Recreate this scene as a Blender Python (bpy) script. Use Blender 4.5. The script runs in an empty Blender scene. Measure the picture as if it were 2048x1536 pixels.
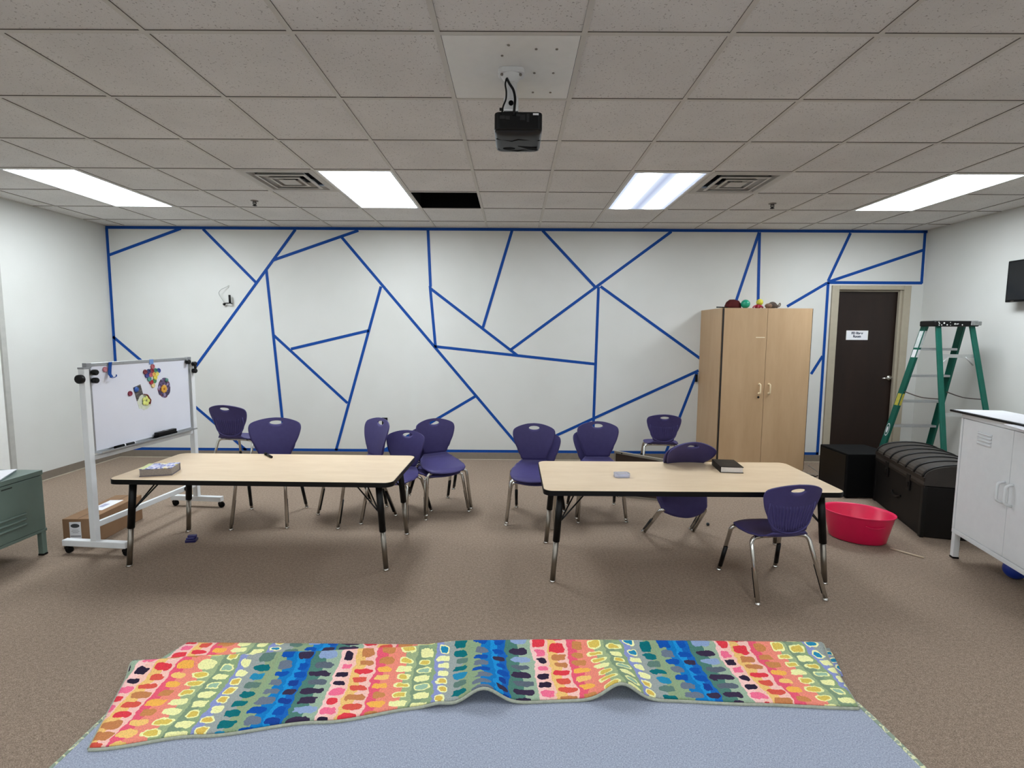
import bpy, bmesh, math, random
from mathutils import Matrix, Vector, Euler

# ------------------------------------------------------------------ camera, world, exposure
sc = bpy.context.scene
C = sc.collection
PI = math.pi
def rad(d): return math.radians(d)

cam_d = bpy.data.cameras.new('camera'); cam = bpy.data.objects.new('camera', cam_d); C.objects.link(cam)
sc.camera = cam
cam_d.sensor_width = 36.0; cam_d.lens = 1044.415 / 2048 * 36.0
cam_d.clip_start = 0.05; cam_d.clip_end = 60
_p, _ro, _ya = -0.0953189, 0.0065513, -0.0037544
_cy, _sy, _cp, _sp = math.cos(_ya), math.sin(_ya), math.cos(_p), math.sin(_p)
_F = Vector((_sy*_cp, _cy*_cp, _sp)); _R0 = Vector((_cy, -_sy, 0)); _U0 = _R0.cross(_F)
_R = _R0*math.cos(_ro) + _U0*math.sin(_ro); _U = -_R0*math.sin(_ro) + _U0*math.cos(_ro)
cam.matrix_world = Matrix(((_R.x, _U.x, -_F.x, 0), (_R.y, _U.y, -_F.y, 0), (_R.z, _U.z, -_F.z, 1.5317), (0, 0, 0, 1)))

w = bpy.data.worlds.new('world'); sc.world = w; w.use_nodes = True
w.node_tree.nodes['Background'].inputs[0].default_value = (0.6, 0.7, 0.85, 1)
w.node_tree.nodes['Background'].inputs[1].default_value = 0.05
sc.view_settings.view_transform = 'Standard'; sc.view_settings.look = 'None'
sc.view_settings.exposure = 1.38; sc.view_settings.gamma = 1.0; sc.view_settings.use_curve_mapping = False
PANEL_FRONT, FILL_NEAR, FILL_BACK = 10.5, 4.2, 9.0        # radiance of the lit ceiling panels: over the tables; unseen fill rows added behind the camera

# room numbers
XL, XR, YB, YF, H = -4.828, 4.833, 6.2755, -3.5, 2.771
T = 0.6096; GX, GY = -0.3277, 2.2932        # ceiling grid origin

# ------------------------------------------------------------------ helpers
def lin(h):
    h = h.lstrip('#'); out = []
    for i in (0, 2, 4):
        c = int(h[i:i+2], 16)/255
        out.append(c/12.92 if c <= 0.04045 else ((c+0.055)/1.055)**2.4)
    return (*out, 1)

class N:
    """small node-tree helper"""
    def __init__(s, name):
        s.m = bpy.data.materials.new(name); s.m.use_nodes = True
        s.t = s.m.node_tree; s.b = s.t.nodes['Principled BSDF']
    def n(s, typ, **kw):
        o = s.t.nodes.new(typ)
        for k, v in kw.items(): setattr(o, k, v)
        return o
    def l(s, a, b): s.t.links.new(a, b)
    def put(s, sock, v):
        if hasattr(v, 'is_output') or hasattr(v, 'links'): s.l(v, sock)
        else: sock.default_value = v
    def math(s, op, a, b=None, c=None, clamp=False):
        o = s.n('ShaderNodeMath', operation=op, use_clamp=clamp)
        s.put(o.inputs[0], a)
        if b is not None: s.put(o.inputs[1], b)
        if c is not None: s.put(o.inputs[2], c)
        return o.outputs[0]
    def mix(s, f, a, b, mode='MIX'):
        o = s.n('ShaderNodeMix', data_type='RGBA', blend_type=mode)
        s.put(o.inputs[0], f); s.put(o.inputs[6], a); s.put(o.inputs[7], b)
        return o.outputs[2]
    def coord(s, which='Object', scale=(1, 1, 1)):
        tc = s.n('ShaderNodeTexCoord'); mp = s.n('ShaderNodeMapping')
        s.l(tc.outputs[which], mp.inputs[0]); mp.inputs['Scale'].default_value = scale
        return mp.outputs[0]
    def noise(s, co, scale, detail=3, rough=0.55):
        o = s.n('ShaderNodeTexNoise'); s.l(co, o.inputs['Vector'])
        o.inputs['Scale'].default_value = scale; o.inputs['Detail'].default_value = detail; o.inputs['Roughness'].default_value = rough
        return o.outputs[0]
    def ramp(s, f, stops, interp='LINEAR'):
        o = s.n('ShaderNodeValToRGB'); s.put(o.inputs[0], f); e = o.color_ramp; e.interpolation = interp
        while len(e.elements) < len(stops): e.elements.new(0.5)
        for el, (p, c) in zip(e.elements, stops):
            el.position = p; el.color = c if len(c) == 4 else (*c, 1)
        return o.outputs[0]
    def bump(s, h, strength, dist=0.01):
        o = s.n('ShaderNodeBump'); s.l(h, o.inputs['Height'])
        o.inputs['Strength'].default_value = strength; o.inputs['Distance'].default_value = dist
        s.l(o.outputs[0], s.b.inputs['Normal'])
    def fin(s, col=None, rough=None, metal=None, spec=None):
        for k, v in (('Base Color', col), ('Roughness', rough), ('Metallic', metal), ('Specular IOR Level', spec)):
            if v is not None: s.put(s.b.inputs[k], v)
        return s.m

def pm(name, hexc, rough=0.5, metal=0.0, spec=0.5, var=0.06, vscale=18, bump=0.0, bscale=200, bdist=0.004):
    """procedural plain material: colour with a slight noise variation and optional fine bump"""
    k = N(name); co = k.coord()
    c = lin(hexc); d = tuple(x*(1-var) for x in c[:3]) + (1,); u = tuple(min(1, x*(1+var)) for x in c[:3]) + (1,)
    col = k.ramp(k.noise(co, vscale), [(0.3, d), (0.7, u)])
    if bump: k.bump(k.noise(co, bscale, 2), bump, bdist)
    return k.fin(col, rough, metal, spec)

def wood(name, base, dark, scale=(3, 3, 40), rough=0.45, detail=6, spec=0.4, lo=0.3, hi=0.75):
    k = N(name); co = k.coord('Object', scale)
    f = k.noise(co, 1.0, detail, 0.65); g = k.noise(k.coord('Object', tuple(x*0.3 for x in scale)), 1.0, 2)
    f = k.math('ADD', k.math('MULTIPLY', f, 0.7), k.math('MULTIPLY', g, 0.3))
    col = k.ramp(f, [(lo, lin(dark)), (hi, lin(base))])
    return k.fin(col, rough, 0, spec)

class G:
    """mesh collector -> ONE object"""
    def __init__(s): s.v = []; s.f = []; s.s = []; s.mi = []; s.uv = None; s.cur = 0
    def add(s, vs, fs, smooth=False, M=None):
        o = len(s.v)
        for p in vs:
            p = Vector(p); s.v.append(M @ p if M is not None else p)
        for f in fs:
            s.f.append([i+o for i in f]); s.s.append(smooth); s.mi.append(s.cur)
        return s
    def box(s, x0, x1, y0, y1, z0, z1, M=None):
        x0, x1 = min(x0, x1), max(x0, x1); y0, y1 = min(y0, y1), max(y0, y1); z0, z1 = min(z0, z1), max(z0, z1)
        v = [(x0,y0,z0),(x1,y0,z0),(x1,y1,z0),(x0,y1,z0),(x0,y0,z1),(x1,y0,z1),(x1,y1,z1),(x0,y1,z1)]
        return s.add(v, [(0,3,2,1),(4,5,6,7),(0,1,5,4),(1,2,6,5),(2,3,7,6),(3,0,4,7)], False, M)
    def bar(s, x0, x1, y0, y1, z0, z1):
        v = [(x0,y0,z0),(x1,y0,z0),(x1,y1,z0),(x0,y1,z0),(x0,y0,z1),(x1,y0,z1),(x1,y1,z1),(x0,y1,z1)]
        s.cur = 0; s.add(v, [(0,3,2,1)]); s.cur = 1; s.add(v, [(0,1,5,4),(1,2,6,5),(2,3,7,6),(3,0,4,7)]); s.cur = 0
    def prism(s, poly, z0, z1, M=None, smooth_side=False):
        n = len(poly); a = sum(poly[i][0]*poly[(i+1)%n][1]-poly[(i+1)%n][0]*poly[i][1] for i in range(n))
        if a < 0: poly = poly[::-1]
        v = [(x, y, z0) for x, y in poly] + [(x, y, z1) for x, y in poly]
        s.add(v, [tuple(range(n-1, -1, -1)), tuple(range(n, 2*n))], False, M)
        o = len(s.v)-2*n
        for i in range(n):
            j = (i+1) % n; s.f.append([o+i, o+j, o+n+j, o+n+i]); s.s.append(smooth_side); s.mi.append(s.cur)
        return s
    def lathe(s, prof, seg=24, M=None, smooth=True, sx=1, sy=1):
        v = []; f = []; n = len(prof)
        for r, z in prof:
            for k in range(seg):
                a = 2*PI*k/seg; v.append((r*math.cos(a)*sx, r*math.sin(a)*sy, z))
        for i in range(n-1):
            for k in range(seg):
                k2 = (k+1) % seg; f.append((i*seg+k, i*seg+k2, (i+1)*seg+k2, (i+1)*seg+k))
        s.add(v, f, smooth, M); o = len(s.v)-len(v)
        if prof[0][0] > 1e-6: s.f.append([o+k for k in range(seg-1, -1, -1)]); s.s.append(False); s.mi.append(s.cur)
        if prof[-1][0] > 1e-6: s.f.append([o+(n-1)*seg+k for k in range(seg)]); s.s.append(False); s.mi.append(s.cur)
        return s
    def cyl(s, a, b, r, seg=16, r2=None):
        return s.tube([a, b], r if r2 is None else [r, r2], seg)
    def ball(s, c, r, seg=16, ring=10, sx=1, sy=1, sz=1, M=None):
        prof = [(max(1e-5, r*math.sin(PI*i/ring)), -r*math.cos(PI*i/ring)*sz) for i in range(ring+1)]
        MM = Matrix.Translation(c) if M is None else M @ Matrix.Translation(c)
        return s.lathe(prof, seg, MM, True, sx, sy)
    def tube(s, path, r, seg=12, closed=False, caps=True, M=None, flat=1.0):
        P = [Vector(p) for p in path]; n = len(P)
        rs = r if isinstance(r, (list, tuple)) else [r]*n
        T_ = []
        for i in range(n):
            a = P[i-1] if (i > 0 or closed) else P[i]; b = P[(i+1) % n] if (i < n-1 or closed) else P[i]
            t = (b-a); T_.append(t.normalized() if t.length > 1e-9 else Vector((0, 0, 1)))
        up = Vector((0, 0, 1)) if abs(T_[0].z) < 0.9 else Vector((0, 1, 0))
        nrm = (up - T_[0]*up.dot(T_[0])).normalized(); v = []; f = []
        for i in range(n):
            nrm = (nrm - T_[i]*nrm.dot(T_[i])).normalized(); bi = T_[i].cross(nrm)
            for k in range(seg):
                a = 2*PI*k/seg; v.append(P[i] + (nrm*math.cos(a)*flat + bi*math.sin(a))*rs[i])
        m = n if closed else n-1
        for i in range(m):
            i2 = (i+1) % n
            for k in range(seg):
                k2 = (k+1) % seg; f.append((i*seg+k, i*seg+k2, i2*seg+k2, i2*seg+k))
        s.add(v, f, True, M); o = len(s.v)-len(v)
        if caps and not closed:
            s.f.append([o+k for k in range(seg-1, -1, -1)]); s.s.append(False); s.mi.append(s.cur)
            s.f.append([o+(n-1)*seg+k for k in range(seg)]); s.s.append(False); s.mi.append(s.cur)
        return s
    def grid(s, fn, nu, nv, uv=None, closed=False, M=None):
        v = [fn(i/nu, j/nv) for j in range(nv+1) for i in range(nu+1)]
        f = [(j*(nu+1)+i, j*(nu+1)+i+1, (j+1)*(nu+1)+i+1, (j+1)*(nu+1)+i) for j in range(nv) for i in range(nu)]
        s.add(v, f, True, M)
        if uv: s.uv = [uv(i/nu, j/nv) for j in range(nv+1) for i in range(nu+1)]
        return s
    def build(s, name, mat, parent=None, bevel=0, seg=2, solid=0, solid_off=-1, sub=0):
        me = bpy.data.meshes.new(name); me.from_pydata([tuple(p) for p in s.v], [], s.f); me.update()
        me.polygons.foreach_set('use_smooth', s.s)
        for m in (mat if isinstance(mat, (list, tuple)) else [mat]): me.materials.append(m)
        me.polygons.foreach_set('material_index', s.mi)
        if s.uv:
            ul = me.uv_layers.new(name='UVMap')
            for lp in me.loops: ul.data[lp.index].uv = s.uv[lp.vertex_index]
        o = bpy.data.objects.new(name, me); C.objects.link(o)
        if parent is not None: o.parent = parent
        if sub:
            m = o.modifiers.new('sub', 'SUBSURF'); m.levels = sub; m.render_levels = sub
        if solid:
            m = o.modifiers.new('solid', 'SOLIDIFY'); m.thickness = solid; m.offset = solid_off
        if bevel:
            m = o.modifiers.new('bevel', 'BEVEL'); m.width = bevel; m.segments = seg; m.limit_method = 'ANGLE'; m.angle_limit = rad(40)
        return o

def tag(o, label=None, cat=None, group=None, kind=None):
    if label: o['label'] = label
    if cat: o['category'] = cat
    if group: o['group'] = group
    if kind: o['kind'] = kind
    return o
def thing(name, label, cat, loc=(0, 0, 0), rz=0.0, group=None):
    o = bpy.data.objects.new(name, None); C.objects.link(o); o.empty_display_size = 0.1
    o.location = loc; o.rotation_euler = (0, 0, rz)
    return tag(o, label, cat, group)
def struct(o): o['kind'] = 'structure'; return o
KIDS = {}
def dup(root, label=None, group=None):
    """copy a thing with its parts and their sub-parts"""
    r = root.copy(); C.objects.link(r)
    for ch in [c for c in bpy.data.objects if c.parent == root]:
        c = ch.copy(); C.objects.link(c); c.parent = r
        for g in [x for x in bpy.data.objects if x.parent == ch]:
            d = g.copy(); C.objects.link(d); d.parent = c
    if label: r['label'] = label
    if group: r['group'] = group
    return r
def rrect(x0, x1, y0, y1, r, n=6):
    out = []
    for cx, cy, a0 in ((x1-r, y1-r, 0), (x0+r, y1-r, 90), (x0+r, y0+r, 180), (x1-r, y0+r, 270)):
        for i in range(n+1):
            a = rad(a0+90*i/n); out.append((cx+r*math.cos(a), cy+r*math.sin(a)))
    return out
def bez(pts, n=8):
    """Catmull-Rom through pts"""
    P = [Vector(p) for p in pts]; out = []
    for i in range(len(P)-1):
        p0 = P[max(i-1, 0)]; p1 = P[i]; p2 = P[i+1]; p3 = P[min(i+2, len(P)-1)]
        for k in range(n):
            t = k/n
            out.append(0.5*((2*p1)+(p2-p0)*t+(2*p0-5*p1+4*p2-p3)*t*t+(3*p1-p0-3*p2+p3)*t**3))
    out.append(P[-1]); return out
def fillet(pts, r, n=6):
    """polyline with rounded corners"""
    P = [Vector(p) for p in pts]; out = [P[0]]
    for i in range(1, len(P)-1):
        a = (P[i-1]-P[i]); b = (P[i+1]-P[i]); q = min(r, a.length*0.49, b.length*0.49)
        A = P[i]+a.normalized()*q; B = P[i]+b.normalized()*q
        for k in range(n+1):
            t = k/n; out.append(A*(1-t)**2+P[i]*2*t*(1-t)+B*t*t)
    out.append(P[-1]); return out
def text(name, body, size, mat, parent, loc, rot, thick=0.0004, bold=0.0, align='CENTER'):
    cu = bpy.data.curves.new(name, 'FONT'); cu.body = body; cu.size = size; cu.align_x = align; cu.align_y = 'CENTER'
    cu.extrude = thick; cu.offset = bold; cu.materials.append(mat)
    q = bpy.data.objects.new(name, cu); C.objects.link(q); bpy.context.view_layer.update()
    me = bpy.data.meshes.new_from_object(q.evaluated_get(bpy.context.evaluated_depsgraph_get())); bpy.data.objects.remove(q)
    o = bpy.data.objects.new(name, me); C.objects.link(o); o.parent = parent; o.location = loc; o.rotation_euler = rot
    if not me.materials: me.materials.append(mat)
    return o

# ------------------------------------------------------------------ materials
def wall_mat():
    k = N('painted_drywall'); co = k.coord()
    col = k.ramp(k.noise(co, 1.3, 3), [(0.3, lin('C9C9C4')), (0.7, lin('CFCFCB'))])
    k.bump(k.noise(co, 170, 2), 0.12, 0.004)
    return k.fin(col, 0.75, 0, 0.25)
def carpet_mat():
    k = N('brown_loop_carpet'); co = k.coord()
    f = k.math('ADD', k.math('MULTIPLY', k.noise(co, 230, 2, 0.7), 0.75), k.math('MULTIPLY', k.noise(co, 60, 3), 0.25))
    col = k.ramp(f, [(0.36, lin('6C5D50')), (0.5, lin('8E7D6E')), (0.66, lin('B19E8C'))])
    big = k.ramp(k.noise(co, 0.9, 3), [(0.3, (0.93, 0.93, 0.93)), (0.7, (1.04, 1.03, 1.02))])
    col = k.mix(1.0, col, big, 'MULTIPLY')
    k.bump(k.noise(co, 260, 2), 0.5, 0.006)
    return k.fin(col, 0.95, 0, 0.1)
def tile_mat():
    k = N('acoustic_ceiling_tile'); co = k.coord()
    pit = k.math('GREATER_THAN', k.noise(co, 105, 2, 0.6), 0.655)
    pit2 = k.math('GREATER_THAN', k.noise(co, 210, 2, 0.6), 0.69)
    f = k.math('MAXIMUM', pit, k.math('MULTIPLY', pit2, 0.7))
    base = k.ramp(k.noise(co, 2.2, 2), [(0.35, lin('D6D4D1')), (0.65, lin('DEDCD9'))])
    col = k.mix(k.math('MULTIPLY', f, 0.6), base, lin('6E6861'))
    k.bump(k.noise(co, 150, 2), 0.35, 0.005)
    return k.fin(col, 0.9, 0, 0.1)
def emit(name, col, strength, stripe=False):
    k = N(name)
    e = k.n('ShaderNodeEmission'); e.inputs[1].default_value = strength; e.inputs[0].default_value = col
    if stripe:          # the tubes show through this diffuser
        co = k.coord(); sep = k.n('ShaderNodeSeparateXYZ'); k.l(co, sep.inputs[0])
        wv = k.math('ABSOLUTE', sep.outputs[0]); d = k.math('ABSOLUTE', k.math('SUBTRACT', wv, 0.15))
        s_ = k.ramp(k.math('MULTIPLY', d, 6.0), [(0.0, (1.0, 1.0, 1.0)), (0.4, (0.08, 0.08, 0.085)), (0.6, (0.019, 0.0195, 0.022)), (0.9, (0.0115, 0.012, 0.0155))])
        mx = k.mix(1.0, s_, (*col[:3], 1), 'MULTIPLY'); k.l(mx, e.inputs[0])
    out = k.t.nodes['Material Output']; k.l(e.outputs[0], out.inputs[0])
    return k.m

M_wall = wall_mat(); M_carpet = carpet_mat(); M_tile = tile_mat()
M_grid = pm('ceiling_grid_metal', 'C9C6BF', 0.5, 0, 0.3, 0.02)
M_base = pm('taupe_cove_base', '7C7266', 0.5, 0, 0.4)
M_tape = pm('blue_masking_tape', '0D4390', 0.6, 0, 0.2, 0.08, 60)
M_black = pm('black_plastic', '060607', 0.42, 0, 0.25)
M_blackm = pm('matte_black', '050506', 0.8, 0, 0.15)
M_chrome = pm('chrome_tube', 'C9C7C2', 0.16, 1.0, 0.5, 0.02)
M_nickel = pm('dull_steel', '8A847B', 0.38, 1.0, 0.5, 0.05)
M_alu = pm('brushed_aluminium', 'B4B6B8', 0.35, 0.85, 0.5, 0.05, 80)
M_white = pm('white_enamel', 'DDDFE0', 0.4, 0, 0.5, 0.02)
M_offwhite = pm('off_white_paint', 'E3E3DF', 0.45, 0, 0.45, 0.02)
M_purple = pm('purple_shell_plastic', '433D6B', 0.5, 0, 0.22, 0.05, 30, 0.12, 500, 0.002)
M_paper = pm('white_paper', 'E8E8EC', 0.8, 0, 0.2, 0.02)
M_ink = pm('dark_ink', '2A3348', 0.8, 0, 0.2)
M_beige = pm('beige_steel_frame', 'A79E8C', 0.5, 0, 0.4, 0.03)
M_door = wood('dark_walnut_door', '2B1D17', '190F0C', (7, 7, 1.1), 0.4)
M_maple = wood('maple_veneer', 'B99B78', 'A98A66', (9, 9, 1.4), 0.42, 6, 0.45, 0.3, 0.7)
M_laminate = wood('maple_laminate', 'E4CDAE', 'D6BC9A', (4.0, 16, 16), 0.33, 6, 0.5, 0.3, 0.7)
M_card = pm('corrugated_cardboard', '8D6F55', 0.85, 0, 0.15, 0.07, 9)
M_green = pm('green_fibreglass', '09584A', 0.42, 0, 0.35, 0.06)
M_sage = pm('sage_green_enamel', '64756C', 0.42, 0, 0.45, 0.03)
M_pink = pm('hot_pink_plastic', 'DC1450', 0.35, 0, 0.5, 0.05, 8)

# ------------------------------------------------------------------ the room
g = G(); g.add([(XL-.1, YF, 0), (XR+.1, YF, 0), (XR+.1, YB+.1, 0), (XL-.1, YB+.1, 0)], [(0, 1, 2, 3)])
struct(g.build('floor', M_carpet))
DX0, DX1, DZ = 3.80, 4.63, 2.08                 # door opening
g = G()
g.box(XL-.1, DX0, YB, YB+.12, 0, H+.3); g.box(DX1, XR+.1, YB, YB+.12, 0, H+.3); g.box(DX0, DX1, YB, YB+.12, DZ, H+.3)
struct(g.build('wall_back', M_wall))
g = G(); g.box(XL-.12, XL, YF, 3.96, 0, H+.3); g.box(XL-.12, XL, 4.94, YB+.12, 0, H+.3); g.box(XL-.12, XL, 3.96, 4.94, 2.14, H+.3)
struct(g.build('wall_left', M_wall))
g = G(); g.box(XR, XR+.12, YF, YB+.12, 0, H+.3); struct(g.build('wall_right', M_wall))
g = G()
g.box(XL, XR, YF-.12, YF, 0, H+.3); struct(g.build('wall_front', M_wall))

# ceiling tiles (one mesh, openings for lights, diffusers, plate and the missing tile) and its metal grid
LIGHTS = [(-6, 3), (-2, 3), (2, 3), (6, 3), (-6, -3), (-2, -3), (2, -3), (6, -3), (-6, -9), (-2, -9), (2, -9), (6, -9)]
VENTS = [(-3, 3), (3, 3)]
skip = {(0, 0), (-1, 4)} | set(VENTS)
for c, r in LIGHTS: skip |= {(c, r), (c, r+1)}
g = G(); ZT = H+.0045
for c in range(-8, 9):
    for r in range(-10, 7):
        if (c, r) in skip: continue
        x0, x1 = max(XL, GX+c*T), min(XR, GX+(c+1)*T); y0, y1 = max(YF, GY+r*T), min(YB, GY+(r+1)*T)
        if x1-x0 < .02 or y1-y0 < .02: continue
        g.add([(x0, y0, ZT), (x1, y0, ZT), (x1, y1, ZT), (x0, y1, ZT)], [(0, 3, 2, 1)])
struct(g.build('ceiling', M_tile))
g = G()
for c in range(-7, 9):
    x = GX+c*T
    if XL < x < XR: g.bar(x-.012, x+.012, YF, YB, H, H+.005)
for r in range(-9, 7):
    y = GY+r*T
    for c in range(-8, 9):
        if any(cc == c and r == rr+1 for cc, rr in LIGHTS): continue
        x0, x1 = max(XL, GX+c*T+.012), min(XR, GX+(c+1)*T-.012)
        if x1 > x0: g.bar(x0, x1, y-.012, y+.012, H, H+.005)
for a in ((XL, XL+.02, YF, YB), (XR-.02, XR, YF, YB), (XL, XR, YB-.02, YB)): g.box(*a, H, H+.004)
struct(g.build('trim_1', [M_grid, pm('painted_gap_shadow', '6E6962', .8, 0, .1)]))  # bar sides coloured dark to paint in the shadow line of the tile gap
# the dark void above the missing tile
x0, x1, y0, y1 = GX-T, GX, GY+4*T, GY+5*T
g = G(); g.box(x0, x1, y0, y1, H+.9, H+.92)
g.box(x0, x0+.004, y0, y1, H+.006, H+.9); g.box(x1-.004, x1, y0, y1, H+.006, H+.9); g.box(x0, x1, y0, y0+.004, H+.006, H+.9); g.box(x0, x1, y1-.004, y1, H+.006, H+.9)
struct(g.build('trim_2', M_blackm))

# baseboards with their thin carpet lip
def baseboard(name, segs):
    g = G()
    for x0, x1, y0, y1 in segs: g.box(x0, x1, y0, y1, 0, .088)
    return struct(g.build(name, M_base, None, .003))
baseboard('baseboard_back', [(XL, DX0-.06, YB-.007, YB), (DX1+.06, XR, YB-.007, YB)])
baseboard('baseboard_left', [(XL, XL+.007, YF, 3.9), (XL, XL+.007, 5.0, YB)])
baseboard('baseboard_right', [(XR-.007, XR, YF, YB)])
M_lip = pm('pale_base_lip', 'B3A795', 0.4, 0, 0.5)
g = G(); g.box(XL+.007, DX0-.06, YB-.02, YB-.007, 0, .008); g.box(XL+.007, XL+.02, 5.0, YB-.02, 0, .008); g.box(XR-.02, XR-.007, YF, YB-.02, 0, .008)
struct(g.build('trim_3', M_lip))

# door in the back wall
g = G()
fw = .05
g.box(DX0-fw, DX0+.035, YB-.022, YB+.12, 0, DZ+fw); g.box(DX1-.035, DX1+fw, YB-.022, YB+.12, 0, DZ+fw)
g.box(DX0+.035, DX1-.035, YB-.022, YB+.12, DZ-.0, DZ+fw)
g.box(DX1-.065, DX1-.035, YB+.0, YB+.04, 0, DZ); g.box(DX0+.035, DX1-.035, YB+.02, YB+.05, DZ-.02, DZ)
struct(g.build('trim_4', M_beige, None, .004))
g = G(); g.box(DX0+.038, DX1-.038, YB+.05, YB+.09, .008, DZ-.003)
dr = struct(g.build('door_1', M_door))
tag(dr, 'dark brown wooden door in a beige frame at the right end of the taped wall', 'door')
g = G(); cx, cz = 4.52, 1.034
g.lathe([(.033, 0), (.033, .008), (.024, .014), (.012, .018), (.012, .05)], 24, Matrix.Translation((cx+.02, YB+.05, cz)) @ Matrix.Rotation(rad(90), 4, 'X'))
g.tube(fillet([(cx+.02, YB, cz), (cx-.02, YB-.004, cz), (cx-.10, YB-.002, cz-.004)], .012), .009)
g.build('door_handle', M_chrome, dr)
g = G(); g.box(DX1-.034, DX1-.030, YB+.03, YB+.05, .95, 1.12); g.build('strike_plate', M_nickel, dr)

sg = thing('door_sign', 'small white printed paper sign taped to the dark door', 'sign', (4.12, YB+.05, 1.545))
g = G(); g.box(-.13, .13, -.003, 0, -.056, .056); g.build('sign_card', M_paper, sg)
g = G()
for a in ((-.13, -.122, -.056, .056), (.122, .13, -.056, .056), (-.122, .122, .05, .056)): g.box(a[0], a[1], -.0045, -.003, a[2], a[3])
g.build('sign_holder', M_offwhite, sg)
text('lettering', 'FD River\nRoom', .038, M_ink, sg, (0, -.0038, .004), (rad(90), 0, 0), .0003, .0018)

# door in the left wall, only its casing shows
g = G(); g.box(XL-.05, XL+.012, 4.90, 4.952, 0, 2.16); g.box(XL-.05, XL+.012, 3.94, 4.015, 0, 2.16); g.box(XL-.05, XL+.012, 4.015, 4.88, 2.08, 2.16)
struct(g.build('trim_5', pm('grey_casing', 'A9A8A2', .5), None, .004))
g = G(); g.box(XL-.05, XL-.008, 4.015, 4.90, .008, 2.08)
d2 = struct(g.build('door_2', M_offwhite)); g = G(); g.ball((XL+.02, 4.1, 1.0), .03); g.cyl((XL-.025, 4.1, 1.0), (XL+.01, 4.1, 1.0), .012)
g.build('door_handle', M_chrome, d2)

# ------------------------------------------------------------------ ceiling lights
M_lens = emit('lit_acrylic_lens', (0.87, 0.945, 1.0, 1), PANEL_FRONT)
M_lens_s = emit('lit_acrylic_lens_tubes', (0.87, 0.945, 1.0, 1), PANEL_FRONT*1.8, True)
M_fill_back = emit('fill_lens_back', (0.88, 0.945, 1.0, 1), FILL_BACK)  # unseen far row, added to brighten the back wall and ceiling
M_fill_near = emit('fill_lens_near', (0.88, 0.945, 1.0, 1), FILL_NEAR)  # unseen row just behind the camera, added as fill for the foreground
lab = {(-6, 3): 'bright ceiling light panel at the far left, nearest the left wall',
       (-2, 3): 'bright ceiling light panel between the left air vent and the missing tile',
       (2, 3): 'ceiling light panel with darker middle stripe, left of the right air vent',
       (6, 3): 'bright ceiling light panel at the far right, nearest the right wall',
       (-6, -3): 'dim fill light panel added behind the camera by the left wall', (-2, -3): 'dim fill light panel added behind the camera, left of the middle',
       (-6, -9): 'fill light panel added at the far end behind the camera by the left wall', (-2, -9): 'fill light panel added at the far end behind the camera, left of the middle',
       (2, -9): 'fill light panel added at the far end behind the camera, right of the middle', (6, -9): 'fill light panel added at the far end behind the camera by the right wall',
       (2, -3): 'dim fill light panel added behind the camera, right of the middle', (6, -3): 'dim fill light panel added behind the camera by the right wall'}
for c, r in LIGHTS:
    x0, y0 = GX+c*T+.012, GY+r*T+.012; wx, wy = T-.024, 2*T-.024
    t = thing('ceiling_light', lab[(c, r)], 'ceiling light', (x0+wx/2, y0+wy/2, H), 0, 'ceiling light panels')
    g = G()
    for a in ((-wx/2, -wx/2+.018, -wy/2, wy/2), (wx/2-.018, wx/2, -wy/2, wy/2), (-wx/2+.018, wx/2-.018, -wy/2, -wy/2+.018), (-wx/2+.018, wx/2-.018, wy/2-.018, wy/2)):
        g.box(*a, -.002, .012)
    g.box(-wx/2, wx/2, -wy/2, wy/2, .06, .07)
    g.build('frame', M_white, t)
    g = G(); g.box(-wx/2+.018, wx/2-.018, -wy/2+.018, wy/2-.018, .002, .006)
    g.build('lens', M_fill_back if r < -5 else M_fill_near if r < 0 else (M_lens_s if (c, r) == (2, 3) else M_lens), t)

# supply air diffusers: nested square cones
M_vent = pm('grey_vent_enamel', 'BDBAB4', 0.5, 0, 0.4, 0.05)
M_ventdark = pm('dark_duct', '08080A', 0.8, 0, 0.1)
for (c, r), lb in zip(VENTS, ('square air vent in the ceiling left of the left middle light', 'square air vent in the ceiling right of the striped light')):
    t = thing('air_vent', lb, 'air vent', (GX+(c+.5)*T, GY+(r+.5)*T, H), 0, 'ceiling air vents')
    def ring(g, a0, z0, a1, z1):
        v = [(-a0, -a0, z0), (a0, -a0, z0), (a0, a0, z0), (-a0, a0, z0), (-a1, -a1, z1), (a1, -a1, z1), (a1, a1, z1), (-a1, a1, z1)]
        g.add(v, [(0, 1, 5, 4), (1, 2, 6, 5), (2, 3, 7, 6), (3, 0, 4, 7)])
    g = G(); ring(g, .292, .0, .245, -.002); ring(g, .245, -.002, .235, .03); g.build('frame', M_vent, t, solid=.002)
    for a0, a1 in ((.200, .155), (.125, .085)):
        g = G(); ring(g, a0, -.006, a1, .035); ring(g, a0, -.006, a0-.022, -.008); g.build('cone', M_vent, t, solid=.002)
    g = G(); g.box(-.07, .07, -.07, .07, -.010, -.006); g.build('centre_plate', M_vent, t, bevel=.003)
    g = G(); g.box(-.29, .29, -.29, .29, .055, .06); g.box(-.008, .008, -.23, .23, .02, .055); g.box(-.23, .23, -.008, .008, .02, .055)
    g.build('duct', M_ventdark, t)

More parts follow.
